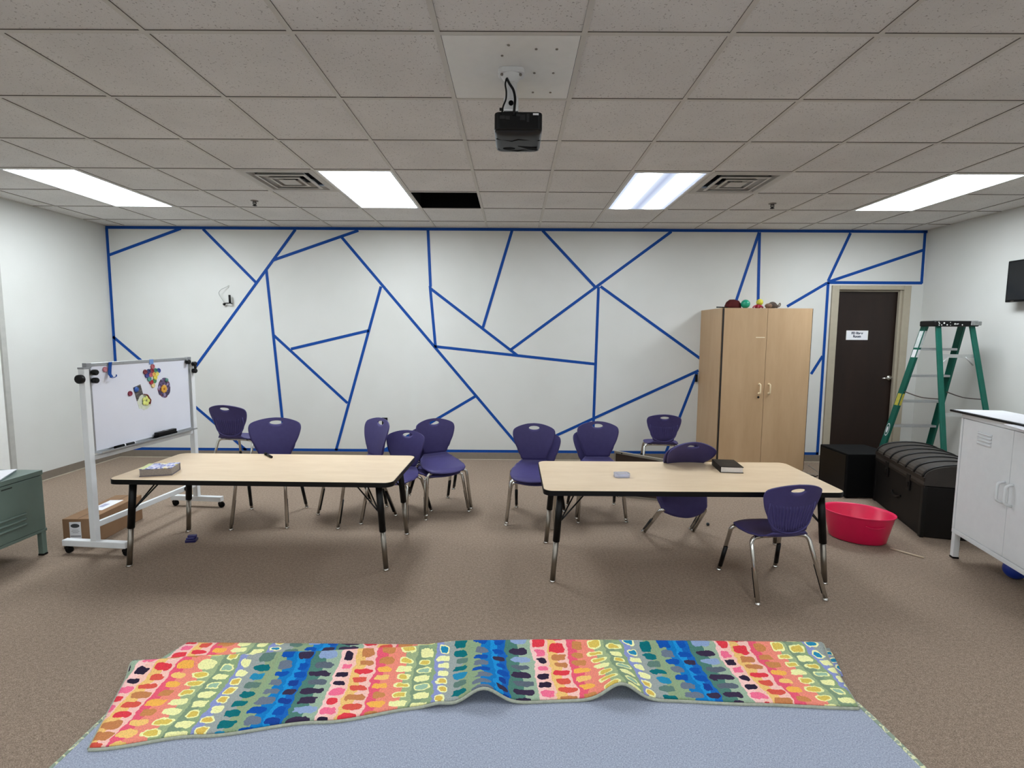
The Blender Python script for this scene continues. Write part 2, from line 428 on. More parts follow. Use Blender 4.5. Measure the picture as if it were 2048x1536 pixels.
# sprinkler heads
for x, y, lb in ((-2.475, 5.09, 'small sprinkler head in the ceiling beyond the left air vent'), (2.431, 5.085, 'small sprinkler head in the ceiling beyond the right air vent')):
    t = thing('sprinkler_head', lb, 'sprinkler', (x, y, H+.006), 0, 'sprinkler heads')
    g = G(); g.lathe([(.036, 0), (.034, -.006), (.018, -.012), (.018, -.0)], 20); g.build('escutcheon', M_nickel, t)
    g = G(); g.tube([(-.012, 0, -.008), (-.014, 0, -.03), (0, 0, -.045), (.014, 0, -.03), (.012, 0, -.008)], .004, 8)
    g.lathe([(.019, -.047), (.019, -.044)], 14); g.cyl((0, 0, -.01), (0, 0, -.04), .003); g.build('deflector', M_ventdark, t)

# ------------------------------------------------------------------ projector and its mount
t = thing('projector_mount', 'white projector mounting plate and pole set in the ceiling', 'mount', (GX+T/2, GY+T/2, H))
h2 = T/2-.014
g = G(); g.box(-h2, h2, -h2, h2, .000, .004); g.build('ceiling_plate', M_offwhite, t)
ox = .0
g = G(); g.prism(rrect(ox-.062, ox+.062, -.045, .045, .03), -.024, 0); g.lathe([(.05, -.024), (.032, -.05), (.026, -.06)], 24, Matrix.Translation((ox, 0, 0)))
g.build('flange', M_white, t, .004)
g = G(); g.cyl((ox, 0, -.05), (ox, 0, -.135), .026, 24); g.box(ox-.035, ox+.035, -.02, .022, -.20, -.125); g.box(ox-.035, ox+.035, -.06, .08, -.205, -.195)
g.build('pole', M_white, t, .003)
for sx, sy in ((-.01, -.22), (-.04, -.135), (.11, -.19), (.20, -.19), (.11, .02), (.20, .02), (.11, .22), (.20, .22)):
    g = G(); g.lathe([(.006, 0), (.006, -.003), (.003, -.004)], 10, Matrix.Translation((sx, sy, .0))); g.build('bolt', M_nickel, t)
for s_ in (-.042, .042):
    g = G(); g.lathe([(.009, -.024), (.009, -.03), (.004, -.032)], 10, Matrix.Translation((ox+s_, -.02, 0))); g.build('bolt', M_nickel, t)
g = G(); g.lathe([(.012, -.0), (.012, .002)], 16, Matrix.Translation((ox, -.021, -.155)) @ Matrix.Rotation(rad(90), 4, 'X')); g.build('badge', M_ventdark, t)
g = G(); g.cyl((ox-.035, -.0, -.175), (ox-.055, 0, -.175), .007); g.build('knob', M_black, t)

M_projgrey = pm('dark_grey_gloss', '0D0F12', 0.45, 0, 0.5)
t = thing('projector', 'black ceiling projector hanging from the white mounting plate', 'projector', (.012, 2.67, 2.475), 0)
W2, D0, D1 = .112, -.13, .15
g = G(); g.prism(rrect(-W2, W2, D0, D1, .025), .008, .088); g.build('body', M_black, t, .006)
def shell(u, v):      # bulged glossy cover facing the floor
    x = (u*2-1); y = D0+.012+(D1-D0-.014)*v
    e = (1-abs(x)**6)*(1-abs(v*2-1)**8)
    return (x*(W2-.004*(1-e)), y, .008-.016*max(0, e)**.5 - .004*math.sin(PI*v))
g = G(); g.grid(shell, 24, 20); g.build('cover', M_projgrey, t)
for x, z, a, b in ((-.075, .062, .012, .008), (-.05, .06, .01, .008), (.0, .072, .01, .005), (.02, .062, .012, .012), (.045, .06, .006, .018)):
    g = G(); g.box(x-a, x+a, D0-.001, D0+.002, z-b, z+b); g.build('port', M_projgrey, t)
g = G(); g.box(.068, .094, D0-.0015, D0+.002, .072, .080); g.build('sticker', M_paper, t)
g = G(); g.prism([(.0, .03), (.095, .05), (.095, .09), (.05, .07)], -.0135, -.004); g.build('vent_slot', M_blackm, t)
g = G(); g.lathe([(.03, -.009), (.03, -.0135)], 28, Matrix.Translation((-.045, .065, .0)), True, 1.0, .45); g.build('badge', M_blackm, t)
for pts in ([(-.105, -.05, -.006), (-.03, -.035, -.0115), (.0, -.055, -.0115), (.105, -.03, -.006)], [(-.1, .09, -.006), (.0, .10, -.0115), (.02, .09, -.0115), (.1, .095, -.006)]):
    g = G(); g.tube(pts, .0025, 6); g.build('seam', M_blackm, t)
g = G(); g.cyl((-.06, D1-.01, .055), (-.06, D1+.012, .055), .03, 24); g.build('lens', M_black, t)
for nm, pts, r in (('power_cable', [(-.045, 2.565, 2.72), (-.05, 2.555, 2.69), (-.045, 2.55, 2.655), (-.047, 2.548, 2.62), (-.06, 2.545, 2.585), (-.066, 2.54, 2.545)], .004),
                   ('video_cable', [(-.043, 2.565, 2.72), (-.03, 2.55, 2.69), (-.012, 2.545, 2.66), (-.004, 2.54, 2.62), (-.006, 2.538, 2.585), (-.01, 2.54, 2.545)], .006)):
    g = G(); g.tube(bez(pts, 6), r, 10)
    tag(g.build(nm, M_black), 'thin black cable on the left of the projector pole' if 'power' in nm else 'thicker black cable on the right of the projector pole', 'cable', 'projector cables')

# ------------------------------------------------------------------ blue tape on the wall
TW = .0335
def tape(x0, z0, x1, z1, label, w_=TW, lift=0):
    a = Vector((x0, 0, z0)); b = Vector((x1, 0, z1)); mid = (a+b)/2; d = b-a; L = d.length; ang = math.atan2(d.z, d.x)
    g = G(); g.box(-L/2, L/2, -.0006, 0, -w_/2, w_/2)
    o = g.build('tape_strip', M_tape); o.location = (mid.x, YB-.0012-lift*.0007, mid.z); o.rotation_euler = (0, -ang, 0)
    return tag(o, label, 'tape', 'blue tape strips on the back wall')
TAPES = [
 (-4.822, 2.751, 4.828, 2.756, 'long blue tape strip along the top of the wall under the ceiling'),
 (-4.808, 2.750, -4.808, .09, 'upright blue tape strip down the left corner of the wall'),
 (-4.814, 2.426, -3.931, 2.743, 'short slanting blue tape across the top left corner of the wall'),
 (-3.672, 2.739, -3.061, 2.110, 'blue tape slanting down from the top to the long diagonal, above the hanging wire'),
 (-2.582, 2.739, -3.896, 1.044, 'long blue tape diagonal passing just right of the hanging wire, down to the whiteboard'),
 (-2.866, 2.380, -1.840, 2.732, 'blue tape rising rightward to the top edge, left of the longest diagonal'),
 (-2.042, 2.656, .117, .105, 'longest blue tape diagonal, from the top left down to the middle stacked chairs'),
 (-1.587, 2.084, -2.172, .099, 'blue tape slanting down leftward from the longest diagonal to the base strip'),
 (-2.942, 2.263, -2.786, .070, 'near-upright blue tape ending behind the chair at the left table'),
 (-2.881, 1.496, -2.018, .686, 'blue tape slanting down rightward between two near-upright strips on the left'),
 (-2.682, 1.336, -1.739, 1.563, 'short blue tape closing the five-sided shape on the left half'),
 (-1.022, 2.737, -.998, 2.087, 'upper short upright blue tape left of centre, from the ceiling'),
 (-1.004, 2.095, -.944, 1.371, 'lower short upright blue tape left of centre, ending at the longest diagonal'),
 (-.999, 2.064, .040, 1.276, 'blue tape slanting down rightward to the nearly level middle strip'),
 (-.035, 2.742, -.375, 1.608, 'blue tape from the ceiling leaning left, in the middle of the wall'),
 (-.950, 1.377, .966, 1.180, 'nearly level blue tape across the middle of the wall'),
 (-.038, 1.347, 1.835, 2.741, 'long blue tape rising rightward to the ceiling right of centre'),
 (.323, 2.744, .965, 2.082, 'blue tape from the ceiling slanting down to the meeting point right of centre'),
 (.994, 2.094, .964, .11, 'upright blue tape right of centre, running down behind a stacked chair'),
 (1.018, 2.100, 2.230, 1.255, 'blue tape slanting down from right of centre to the wardrobe side'),
 (2.218, 1.110, .094, .105, 'blue tape from the wardrobe sloping down leftward between the chair stacks'),
 (2.201, 1.086, 1.86, .105, 'steep blue tape beside the wardrobe running behind the lone far chair'),
 (2.860, 2.736, 2.629, 1.940, 'left strip of the narrow tape wedge above the wardrobe'),
 (2.866, 2.736, 2.892, 1.883, 'upright right strip of the narrow tape wedge above the wardrobe'),
 (3.930, 2.736, 3.703, 2.180, 'steep blue tape from the ceiling to the door frame top left corner'),
 (4.816, 2.552, 3.704, 2.169, 'blue tape fanning up rightward from the door frame corner'),
 (3.692, 2.163, 4.812, 2.164, 'level blue tape along the top of the door frame'),
 (4.800, 2.758, 4.806, 2.158, 'short upright blue tape down the right corner above the door'),
 (3.693, 2.157, 3.236, 1.879, 'blue tape from the door frame corner down toward the wardrobe top'),
 (3.705, 2.163, 3.705, .02, 'upright blue tape along the left side of the door frame'),
 (3.694, 1.294, 3.570, 1.077, 'very short blue tape in the gap between wardrobe and door'),
 (-4.806, .105, 2.258, .105, 'long blue tape along the foot of the wall above the baseboard'),
 (3.525, .105, 3.714, .105, 'tiny level blue tape at the foot of the gap beside the door'),
 (-.470, .777, -1.588, .105, 'blue tape sloping down leftward behind the stacked chairs by the left table'),
 (-4.847+.03, 1.47, -3.271, .095, 'blue tape sloping from the left corner down behind the whiteboard'),
]
for i, a in enumerate(TAPES): tape(*a, lift=i % 3)

# small fittings on the back wall
t = thing('wall_bracket', 'small black wall bracket with a loose grey wire, upper left of the wall', 'bracket', (-3.37, YB, 1.92))
g = G(); g.cyl((0, -.045, .05), (.002, -.045, -.05), .0125, 16); g.cyl((0, -.045, -.045), (0, 0, -.045), .006); g.tube([(-.0, -.045, -.045), (-.06, -.04, -.046), (-.075, -.03, -.055)], .006, 8)
g.ball((-.076, -.03, -.058), .016); g.build('bracket_arm', M_black, t)
g = G(); g.tube(bez([(-.034, -.0, .165), (-.036, -.02, .15), (-.09, -.04, .12), (-.122, -.05, .08), (-.115, -.045, .04), (-.09, -.045, -.0), (-.065, -.04, -.045)], 6), .0035, 8)
g.build('wire', pm('grey_wire', 'A9ABA8', .5), t)
t = thing('wall_outlet', 'black wall plate just above the chair seen edge-on', 'outlet', (-1.568, YB, .455))
g = G(); g.box(-.034, .034, -.012, 0, -.056, .056); g.build('plate', M_black, t, .003)
g = G(); g.box(-.016, .016, -.014, -.012, .008, .034); g.box(-.016, .016, -.014, -.012, -.034, -.008); g.build('socket', M_projgrey, t)
g = G(); g.box(-.012, .012, -.03, 0, -.045, .045)
o = g.build('wall_clip', M_black, None, .003); o.location = (2.19, YB, 1.02); tag(o, 'small black clip on the wall at the left edge of the wardrobe', 'clip')

# ------------------------------------------------------------------ tables
def make_table():
    t = thing('activity_table', '', 'table', (0, 0, 0))
    L2, D2, ht = .91, .37, .60
    g = G(); g.prism(rrect(-L2+.003, L2-.003, -D2+.003, D2-.003, .055), ht-.028, ht); g.build('tabletop', M_laminate, t, .002)
    out = rrect(-L2, L2, -D2, D2, .058, 8); inn = rrect(-L2+.004, L2-.004, -D2+.004, D2-.004, .054, 8); n = len(out)
    v = [(x, y, ht-.032) for x, y in out] + [(x, y, ht-.002) for x, y in out] + [(x, y, ht-.002) for x, y in inn] + [(x, y, ht-.032) for x, y in inn]
    f = []
    for i in range(n):
        j = (i+1) % n
        for a in range(4): b = (a+1) % 4; f.append((a*n+i, a*n+j, b*n+j, b*n+i))
    g = G(); g.add(v, f); g.build('edge_band', M_black, t)
    for sx in (-1, 1):
        for sy in (-1, 1):
            A = Vector((sx*.80, sy*.285, ht-.03)); B = Vector((sx*.845, sy*.305, .012)); d = B-A
            m = A + d*.56
            g = G(); g.cyl(A, m, .0215, 20); g.box(A.x-.05, A.x+.05, A.y-.05, A.y+.05, ht-.036, ht-.028); lg = g.build('leg', M_black, t)
            g = G(); g.cyl(m, B, .0165, 18); g.build('lower_leg', M_nickel, lg)
            g = G(); g.lathe([(.019, .0), (.021, .004), (.015, .014), (.006, .02)], 16, Matrix.Translation((B.x+sx*.001, B.y, 0))); g.build('glide', M_chrome, lg)
            q = A+d*.36
            g = G(); g.tube(fillet([q, q+Vector((-sx*.012, 0, .01)), (A.x-sx*.17, A.y-sy*.03, ht-.033)], .01, 3), .005, 8)
            g.tube(fillet([q, q+Vector((-sx*.012, 0, .01)), (A.x-sx*.115, A.y-sy*.09, ht-.033)], .01, 3), .005, 8)
            g.build('brace', M_black, t)
    return t
tab = make_table(); tab['label'] = 'left maple-topped activity table with black edge, book lying on it'; tab['group'] = 'activity tables'
tab2 = dup(tab, 'right maple-topped activity table with black edge and black book on it', 'activity tables')
tab.location = (-1.662, 3.575, 0); tab.rotation_euler.z = rad(-.9)
tab2.location = (1.092, 3.425, 0); tab2.rotation_euler.z = rad(.2)

# ------------------------------------------------------------------ chairs
def chair_outline(W, Hh, n=72):
    """half widths of the shield-shaped back, v 0..1 -> polygon"""
    key = [(0, .60), (.12, .645), (.28, .75), (.45, .88), (.6, .96), (.72, 1.0), (.80, .995), (.86, .955), (.90, .86), (.94, .68), (.97, .48), (.99, .27), (1.0, 0)]
    right = [(W/2*u, Hh*v) for v, u in key]
    P = bez([(x, y, 0) for x, y in right], 6)
    pr = [(p.x, p.y) for p in P]
    return pr + [(-x, y) for x, y in reversed(pr[:-1])]
def ray_poly(c, a, poly):
    dx, dy = math.cos(a), math.sin(a); best = None; n = len(poly)
    for i in range(n):
        x1, y1 = poly[i]; x2, y2 = poly[(i+1) % n]; ex, ey = x2-x1, y2-y1; den = dx*ey-dy*ex
        if abs(den) < 1e-12: continue
        t_ = ((x1-c[0])*ey-(y1-c[1])*ex)/den; s_ = ((x1-c[0])*dy-(y1-c[1])*dx)/den
        if t_ > 0 and -1e-6 <= s_ <= 1+1e-6 and (best is None or t_ > best): best = t_
    return best
def make_chair(hs, hb, W, SW, ff, fr, dep, R=.0125, big=False):
    """hs seat height, hb back top, W back width, SW seat width, ff/fr front and rear foot spacing, dep foot depth"""
    t = thing('school_chair', '', 'chair')
    yf, yr = -dep/2, dep/2
    y_front, y_j = -dep*.47, dep*.36            # seat front edge, back junction
    z_j = hs+.035; Hh = (hb-z_j)/math.cos(rad(13)); lean = math.tan(rad(13))
    jw = W/2*.60
    def back(x, v, off=0):                      # point on the front of the back shell (v metres up it)
        k = v/Hh; u = x/(W/2)
        cup = .034*min(1, k/.35+.25)*u*u
        return Vector((x, y_j + lean*v*math.cos(rad(13)) - cup - .010*math.sin(PI*min(1, k)) + off, z_j + v*math.cos(rad(13))))
    # seat with rolled front edge and the curve into the back
    def seat(u, s):
        q = u*2-1
        wk = [(0, .80), (.1, .93), (.3, 1.0), (.55, .97), (.75, .84), (.9, .68), (1, jw/(SW/2))]
        for (a, wa), (b, wb) in zip(wk, wk[1:]):
            if a <= s <= b:
                tt = (s-a)/(b-a); tt = tt*tt*(3-2*tt); hw = SW/2*(wa+(wb-wa)*tt); break
        x = q*hw
        if s < .8:
            y = y_front + (y_j-.035-y_front)*(s/.8) + (.045*q*q)*(1-s/.8)
            fr_ = max(0, 1-s/.18); z = hs - .022*fr_*fr_ - .010*math.sin(PI*min(1, s/.8)) + .012*q*q*(.3+.7*s) - .006*abs(q)**6
        else:
            k = (s-.8)/.2; b = back(x, 0); y0 = y_j-.035; z0 = hs+.012*q*q*(.3+.7*.8)
            y = y0+(b.y-y0)*(1-(1-k)**1.6); z = z0+(b.z-z0)*(k**1.7)
        return (x, y, z)
    g = G(); g.grid(seat, 20, 28); g.build('seat', M_purple, t, solid=.009)
    # back: rings between the grip hole and the outline
    poly = chair_outline(W, Hh); hc = (0, Hh*.875); ha, hb_ = W*.125, Hh*.050
    na, nr = 96, 12; vs = []; fs = []
    for k in range(na):
        a = 2*PI*k/na; ro = ray_poly(hc, a, poly); ex = (hc[0]+ro*math.cos(a), hc[1]+ro*math.sin(a)); ix = (hc[0]+ha*math.cos(a), hc[1]+hb_*math.sin(a))
        for r in range(nr+1):
            q = (r/nr); x = ix[0]+(ex[0]-ix[0])*q; y = ix[1]+(ex[1]-ix[1])*q
            vs.append(back(x, y))
    for k in range(na):
        k2 = (k+1) % na
        for r in range(nr): fs.append((k*(nr+1)+r, k*(nr+1)+r+1, k2*(nr+1)+r+1, k2*(nr+1)+r))
    g = G(); g.add(vs, fs, True); bk = g.build('backrest', M_purple, t, solid=.009)
    # ribbed lumbar panel moulded on the rear of the back
    g = G(); nrib = 13
    for i in range(nrib):
        q = (i/(nrib-1))*2-1; x0 = q*W*.27; x1 = q*W*.36
        v0 = Hh*(.03+.10*q*q); v1 = Hh*(.56+.04*q*q)
        g.tube([back(x0+(x1-x0)*k/6, v0+(v1-v0)*k/6, .0095 if k < 6 else .006) for k in range(7)], [.0045]*6+[.002], 6)
    rim = [back(W*.40*math.sin(a), Hh*(.60-.62*max(0, math.cos(a))**.55), .0105) for a in [rad(-90+180*k/24) for k in range(25)]]
    g.tube(rim, .005, 6)
    g.build('rib_panel', M_purple, bk)
    # tube frame
    zb = hs-.032; yfb, yrb = y_front+.075, y_j-.09
    zr = hs-.022
    for nm, yb, zz, yfoot, sp in (('front', yfb, zb, yf, ff), ('rear', yrb, zr, yr, fr)):
        g = G(); g.cyl((-SW*.30, yb, zz), (SW*.30, yb, zz), R, 14); g.build('crossbar', M_chrome, t)
        for sx in (-1, 1):
            hip = Vector((sx*(sp/2-.028), yb+(yfoot-yb)*.10, zz-.004)); foot = Vector((sx*sp/2, yfoot, .014))
            path = fillet([(sx*SW*.29, yb, zz), hip, foot], .065, 8)
            g = G(); g.tube(path, R, 14); lg = g.build('leg', M_chrome, t)
            dr_ = (foot-hip); a = hip+dr_*.47; b = hip+dr_*.93; inw = -.0042 if yfoot > 0 else .0042
            g = G(); g.tube([a+Vector((0, inw, 0)), b+Vector((0, inw, 0))], R*1.06, 14); g.build('bumper_sleeve', M_black, lg)
            g = G(); g.lathe([(.013, 0), (.0165, .003), (.0165, .007), (.011, .016), (.005, .02)], 14, Matrix.Translation((foot.x, foot.y, 0))); g.build('glide', M_chrome, lg)
    return t
small = make_chair(.365, .70, .352, .37, .40, .425, .445)
large = make_chair(.445, .805, .425, .43, .418, .46, .49)
_used = set()
GR_L, GR_S = 'large purple school chairs', 'small purple school chairs'
def put(proto, M, label):
    grp = GR_S if proto is small else GR_L
    if proto in _used: o = dup(proto)
    else: o = proto; _used.add(proto)
    o['label'] = label; o['group'] = grp; o.matrix_basis = M
    return o
def at(x, y, th, z=0): return Matrix.Translation((x, y, z)) @ Matrix.Rotation(rad(th), 4, 'Z')
def up(yaw=0, dx=0, dy=-.015, dz=.06, tilt=6.4): return Matrix.Translation((dx, dy, dz)) @ Matrix.Rotation(rad(yaw), 4, 'Z') @ Matrix.Rotation(rad(tilt), 4, 'X')
put(large, at(-2.865, 5.43, 169), 'purple chair with ribbed back to the camera, right behind the whiteboard')
put(large, at(-2.013, 4.19, 7), 'purple chair facing the camera, tucked behind the left table near its pen')
put(large, at(-1.325, 4.286, -49), 'purple chair turned sideways, its back nearly edge-on, behind the left table')
put(small, at(-.972, 4.232, -15), 'low purple chair facing the camera at the back right corner of left table')
Me = at(-.67, 4.465, 33)
put(small, Me, 'bottom purple chair of the stacked pair turned right, beside the left table')
put(small, Me @ up(-5, .025), 'top purple chair of the stacked pair turned right, beside the left table')
Mf = at(.187, 4.241, -13)
put(small, Mf, 'bottom purple chair of the stack at the left end of right table')
put(small, Mf @ up(9, -.02), 'top purple chair of the stack at the left end of right table')
Mg = at(.715, 4.37, 4)
put(small, Mg, 'bottom purple chair of the upright stack behind the right table')
put(small, Mg @ up(-6, .01), 'top purple chair of the upright stack behind the right table')
put(small, at(1.625, 5.68, 172), 'lone purple chair with its back to the camera, beside the wardrobe')
put(small, at(1.58, 3.105, 188), 'purple chair in front of the right table, ribbed back to the camera')
Mi = Matrix.Translation((1.212, 3.99, 0)) @ Matrix.Rotation(rad(9), 4, 'Z') @ Matrix.Rotation(rad(56), 4, 'X') @ Matrix.Translation((0, .2225, 0))
put(small, Mi, 'rear purple chair of the tipped pair leaning on the right table')
put(small, Mi @ up(-2, .0, -.015, .045, 0), 'front purple chair of the tipped pair leaning on the right table edge')

# ------------------------------------------------------------------ things on the tables
TZ = .60
M_cover = None
def cover_mat():
    k = N('bright_book_cover'); co = k.coord()
    f = k.noise(co, 16, 3)
    col = k.ramp(f, [(.30, lin('B8556A')), (.40, lin('E8E6EE')), (.47, lin('9FA7D8')), (.55, lin('5A5F9C')), (.60, lin('EDEBF2')), (.66, lin('D8C46A')), (.74, lin('7F9A55'))])
    return k.fin(col, .25, 0, .5)
t = thing('picture_book', 'thick colourful book lying on the near left corner of the left table', 'book', (-2.335, 3.375, TZ), rad(14)); t.scale = (.80, .85, 1.3)
g = G(); g.box(-.115, .112, -.085, .083, .004, .036); g.build('pages', pm('page_edges', '8F867F', .8, 0, .2, .12, 120), t)
g = G(); g.box(-.118, .116, -.088, .088, .036, .039); g.build('front_cover', cover_mat(), t)
g = G(); g.box(-.118, .116, -.088, .088, .0, .004); g.box(-.118, .116, .083, .088, .004, .036); g.build('back_cover', pm('dark_cover', '5C5560', .4), t)
g = G(); g.box(-.118, -.078, -.0881, .0881, .0391, .0396); g.build('cover_stripe', pm('yellow_green_stripe', 'C9CF8C', .3), t)
t = thing('black_book', 'small black hardback book near the back right of the right table', 'book', (1.50, 3.60, TZ), rad(-6))
g = G(); g.box(-.072, .072, -.108, .1, .004, .038); g.build('pages', pm('white_pages', 'DAD4CE', .8, 0, .2, .06, 150), t)
g = G(); g.box(-.076, .076, -.112, .105, .038, .042); g.box(-.076, .076, -.112, .105, 0, .004); g.box(-.077, -.072, -.112, .105, .0, .042); g.build('cover', M_black, t, .001)
g = G(); g.box(-.03, .03, -.02, -.016, .042, .0423); g.build('stamped_line', pm('grey_foil', '4A4A4E', .4), t)
t = thing('marker_pen', 'small black marker lying at the back edge of the left table', 'marker', (-1.85, 3.865, TZ), rad(-48))
g = G(); g.cyl((-.02, 0, .009), (.075, 0, .009), .009, 14); g.build('barrel', M_black, t)
g = G(); g.cyl((-.075, 0, .009), (-.022, 0, .009), .0105, 14); g.build('cap', M_blackm, t)
k = N('clear_acrylic'); k.b.inputs['Transmission Weight'].default_value = .6; M_clear = k.fin(lin('E4E6F4'), .12, 0, .5)
t = thing('clear_box', 'small clear plastic box lying on the left half of the right table', 'box', (.715, 3.375, TZ), rad(3)); t.scale = (.82, .82, .95)
oc = rrect(-.062, .062, -.043, .043, .026, 6); ic = rrect(-.052, .052, -.033, .033, .018, 6); n = len(oc)
v = [(x, y, 0) for x, y in oc]+[(x, y, .026) for x, y in oc]+[(x, y, .026) for x, y in ic]+[(x, y, .004) for x, y in ic]
g = G(); g.add(v, [((a*n+i), (a*n+(i+1) % n), ((a+1)*n+(i+1) % n), ((a+1)*n+i)) for a in range(3) for i in range(n)] + [tuple(range(n-1, -1, -1)), tuple(range(3*n, 4*n))])
g.build('tray', M_clear, t)
g = G(); g.prism(rrect(-.05, .05, -.03, .03, .016), .0045, .012); g.build('card_insert', pm('lilac_card', 'C4C6DE', .5), t)

# ------------------------------------------------------------------ rolling whiteboard
WBM = Matrix.Translation((-2.83, 3.97, 0)) @ Matrix.Rotation(1.4806, 4, 'Z')
wb = thing('whiteboard_stand', 'rolling whiteboard on a white metal stand with casters by left table', 'whiteboard', (-2.83, 3.97, 0), 1.4806)
PX = .482
for sx in (-1, 1):
    g = G(); g.box(sx*(PX+.022)-.02, sx*(PX+.022)+.02, -.022, .022, .09, 1.29 if sx < 0 else 1.275); po = g.build('post', M_white, wb, .004)
    if sx < 0:
        g = G(); g.box(sx*(PX+.022)-.0215, sx*(PX+.022)+.0215, -.0235, .0235, 1.28, 1.292); g.build('end_cap', pm('grey_cap', '8C8E90', .5), po)
    g = G(); g.box(sx*(PX+.022)-.022, sx*(PX+.022)+.022, -.235, .235, .055, .098); ft = g.build('foot', M_white, wb, .004)
    for sy in (-1, 1):
        cx_, cy_ = sx*(PX+.022), sy*.215
        g = G(); g.cyl((cx_, cy_, .045), (cx_, cy_, .057), .012); g.box(cx_-.014, cx_+.014, cy_-.018, cy_+.012, .03, .047)
        ca = g.build('caster', M_black, wb)
        g = G(); g.cyl((cx_-.009, cy_-.012, .025), (cx_+.009, cy_-.012, .025), .025, 20); g.build('wheel', M_blackm, ca)
g = G(); g.box(-PX, PX, -.012, .012, .185, .225); g.build('crossbar', M_white, wb, .003)
g = G(); g.box(-PX-.002, PX+.002, -.01, .01, .655, .685); g.build('upper_crossbar', M_white, wb, .003)
g = G(); g.box(-.465, .465, -.010, .010, .712, 1.305); g.build('board_panel', pm('dry_erase_surface', 'D9DAE4', .22, 0, .5, .02, 3), wb)
g = G()
for a in ((-.478, .478, 1.295, 1.318), (-.478, .478, .698, .716)): g.box(a[0], a[1], -.014, .014, a[2], a[3])
for a in ((-.478, -.462, .716, 1.295), (.462, .478, .716, 1.295)): g.box(a[0], a[1], -.014, .014, a[2], a[3])
g.build('board_frame', M_alu, wb, .002)
g = G()
for s in (-1, 1): g.box(s*.478-.02, s*.478+.02, -.016, .016, 1.285, 1.32)
g.build('corner_cap', pm('grey_corner_plastic', '85878A', .5), wb, .003)
g = G(); g.box(-.47, .47, -.062, -.014, .700, .704); g.box(-.47, .47, -.064, -.060, .700, .712); g.build('marker_tray', M_alu, wb, .001)
for sx, pts in ((-1, [(-.535, -.0, 1.215), (-.452, -.03, 1.255), (-.452, -.03, 1.20)]), (1, [(.44, -.03, 1.28), (.50, -.04, 1.26), (.50, -.04, 1.20), (.535, 0, 1.23)])):
    for p in pts:
        Mk = Matrix.Translation(p) @ Matrix.Rotation(rad(90), 4, 'X') if abs(p[0]) < .52 else Matrix.Translation(p) @ Matrix.Rotation(rad(90)*sx, 4, 'Y')
        r_ = .03 if abs(p[0]) > .52 else .02
        g = G(); g.lathe([(r_*.6, -.018), (r_, -.012), (r_, .012), (r_*.75, .018)], 12, Mk); g.build('clamp_knob', M_black, wb)
for p in ((-.18, .214), (.36, .205)):
    g = G(); g.lathe([(.02, -.0), (.02, .016), (.014, .022)], 12, Matrix.Translation((p[0], -.012, p[1])) @ Matrix.Rotation(rad(90), 4, 'X')) if p[0] > 0 else g
    if g.v: g.build('clamp_knob', M_black, wb)
def on_board(x, z, off=0): return WBM @ Vector((x, -.0102-off, z))
def board_thing(name, label, cat, x, z, group=None, off=0):
    t = thing(name, label, cat, on_board(x, z, off), 1.4806, group); return t
MAG = [('dusty pink', 'B0707C', -.352, 1.268, 'dusty pink round magnet alone near the whiteboard top left'),
 ('', 'A9545C', .074, 1.262, 'dusty red round magnet at the top of the magnet cluster'),
 ('', '6E2433', -.002, 1.225, 'maroon round magnet at the left corner of the magnet cluster'),
 ('', '2A2D62', .032, 1.227, 'navy round magnet next to the maroon corner magnet of the cluster'),
 ('', '7E1C2E', .064, 1.230, 'dark red round magnet in the middle of the cluster top row'),
 ('', '2F6E5A', .099, 1.229, 'green round magnet beside the blue one in the cluster top row'),
 ('', '1F3F8C', .132, 1.227, 'bright blue round magnet at the right corner of the cluster'),
 ('', '3A3A82', .012, 1.197, 'blue-violet round magnet on the left edge of the cluster second row'),
 ('', 'B25260', .048, 1.199, 'pinkish red round magnet in the cluster second row'),
 ('', 'D8A24C', .080, 1.201, 'orange round magnet in the cluster second row'),
 ('', 'D9CF66', .112, 1.203, 'pale yellow round magnet at the right of the cluster second row'),
 ('', 'E0CF4E', .094, 1.174, 'bright yellow round magnet in the cluster third row'),
 ('', '4E8C86', .034, 1.168, 'teal round magnet on the left of the cluster third row'),
 ('', '3E7A4A', .084, 1.149, 'green round magnet low on the right of the cluster'),
 ('', 'A02432', .052, 1.142, 'red round magnet low on the left of the cluster'),
 ('', 'DCC48C', .068, 1.116, 'cream round magnet at the bottom tip of the cluster'),
 ('', '7A1F38', -.154, 1.077, 'lone wine red magnet left of the dark card on the whiteboard')]
for i, (_, hx, x, z, lb) in enumerate(MAG):
    t = board_thing('button_magnet', lb, 'magnet', x, z, 'round magnets on the whiteboard')
    g = G(); Mx = Matrix.Rotation(rad(90), 4, 'X')
    g.lathe([(.0185, 0), (.0195, .003), (.0185, .007), (.014, .008), (.012, .0065), (.0, .0065)], 18, Mx)
    g.build('magnet_body', pm('magnet_%s' % hx, hx, .4, 0, .5, .05), t)
t = board_thing('photo_card', 'small dark printed card held on the whiteboard by a blue magnet', 'card', -.073, 1.073)
g = G(); g.box(-.036, .036, -.001, 0, -.055, .055, Matrix.Rotation(rad(-14), 4, 'Y'))
k = N('dark_print'); co = k.coord('Object', (30, 1, 160)); M_print = k.fin(k.ramp(k.noise(co, 1, 3), [(.4, lin('2B2A2C')), (.7, lin('77706A'))]), .4)
g.build('card_sheet', M_print, t)
t = board_thing('button_magnet', 'bright blue round magnet holding the dark card on the whiteboard', 'magnet', -.097, 1.101, 'round magnets on the whiteboard', .0012)
g = G(); g.lathe([(.020, 0), (.021, .003), (.019, .008), (0, .009)], 18, Matrix.Rotation(rad(90), 4, 'X')); g.build('magnet_body', pm('magnet_blue', '2653A0', .4), t)
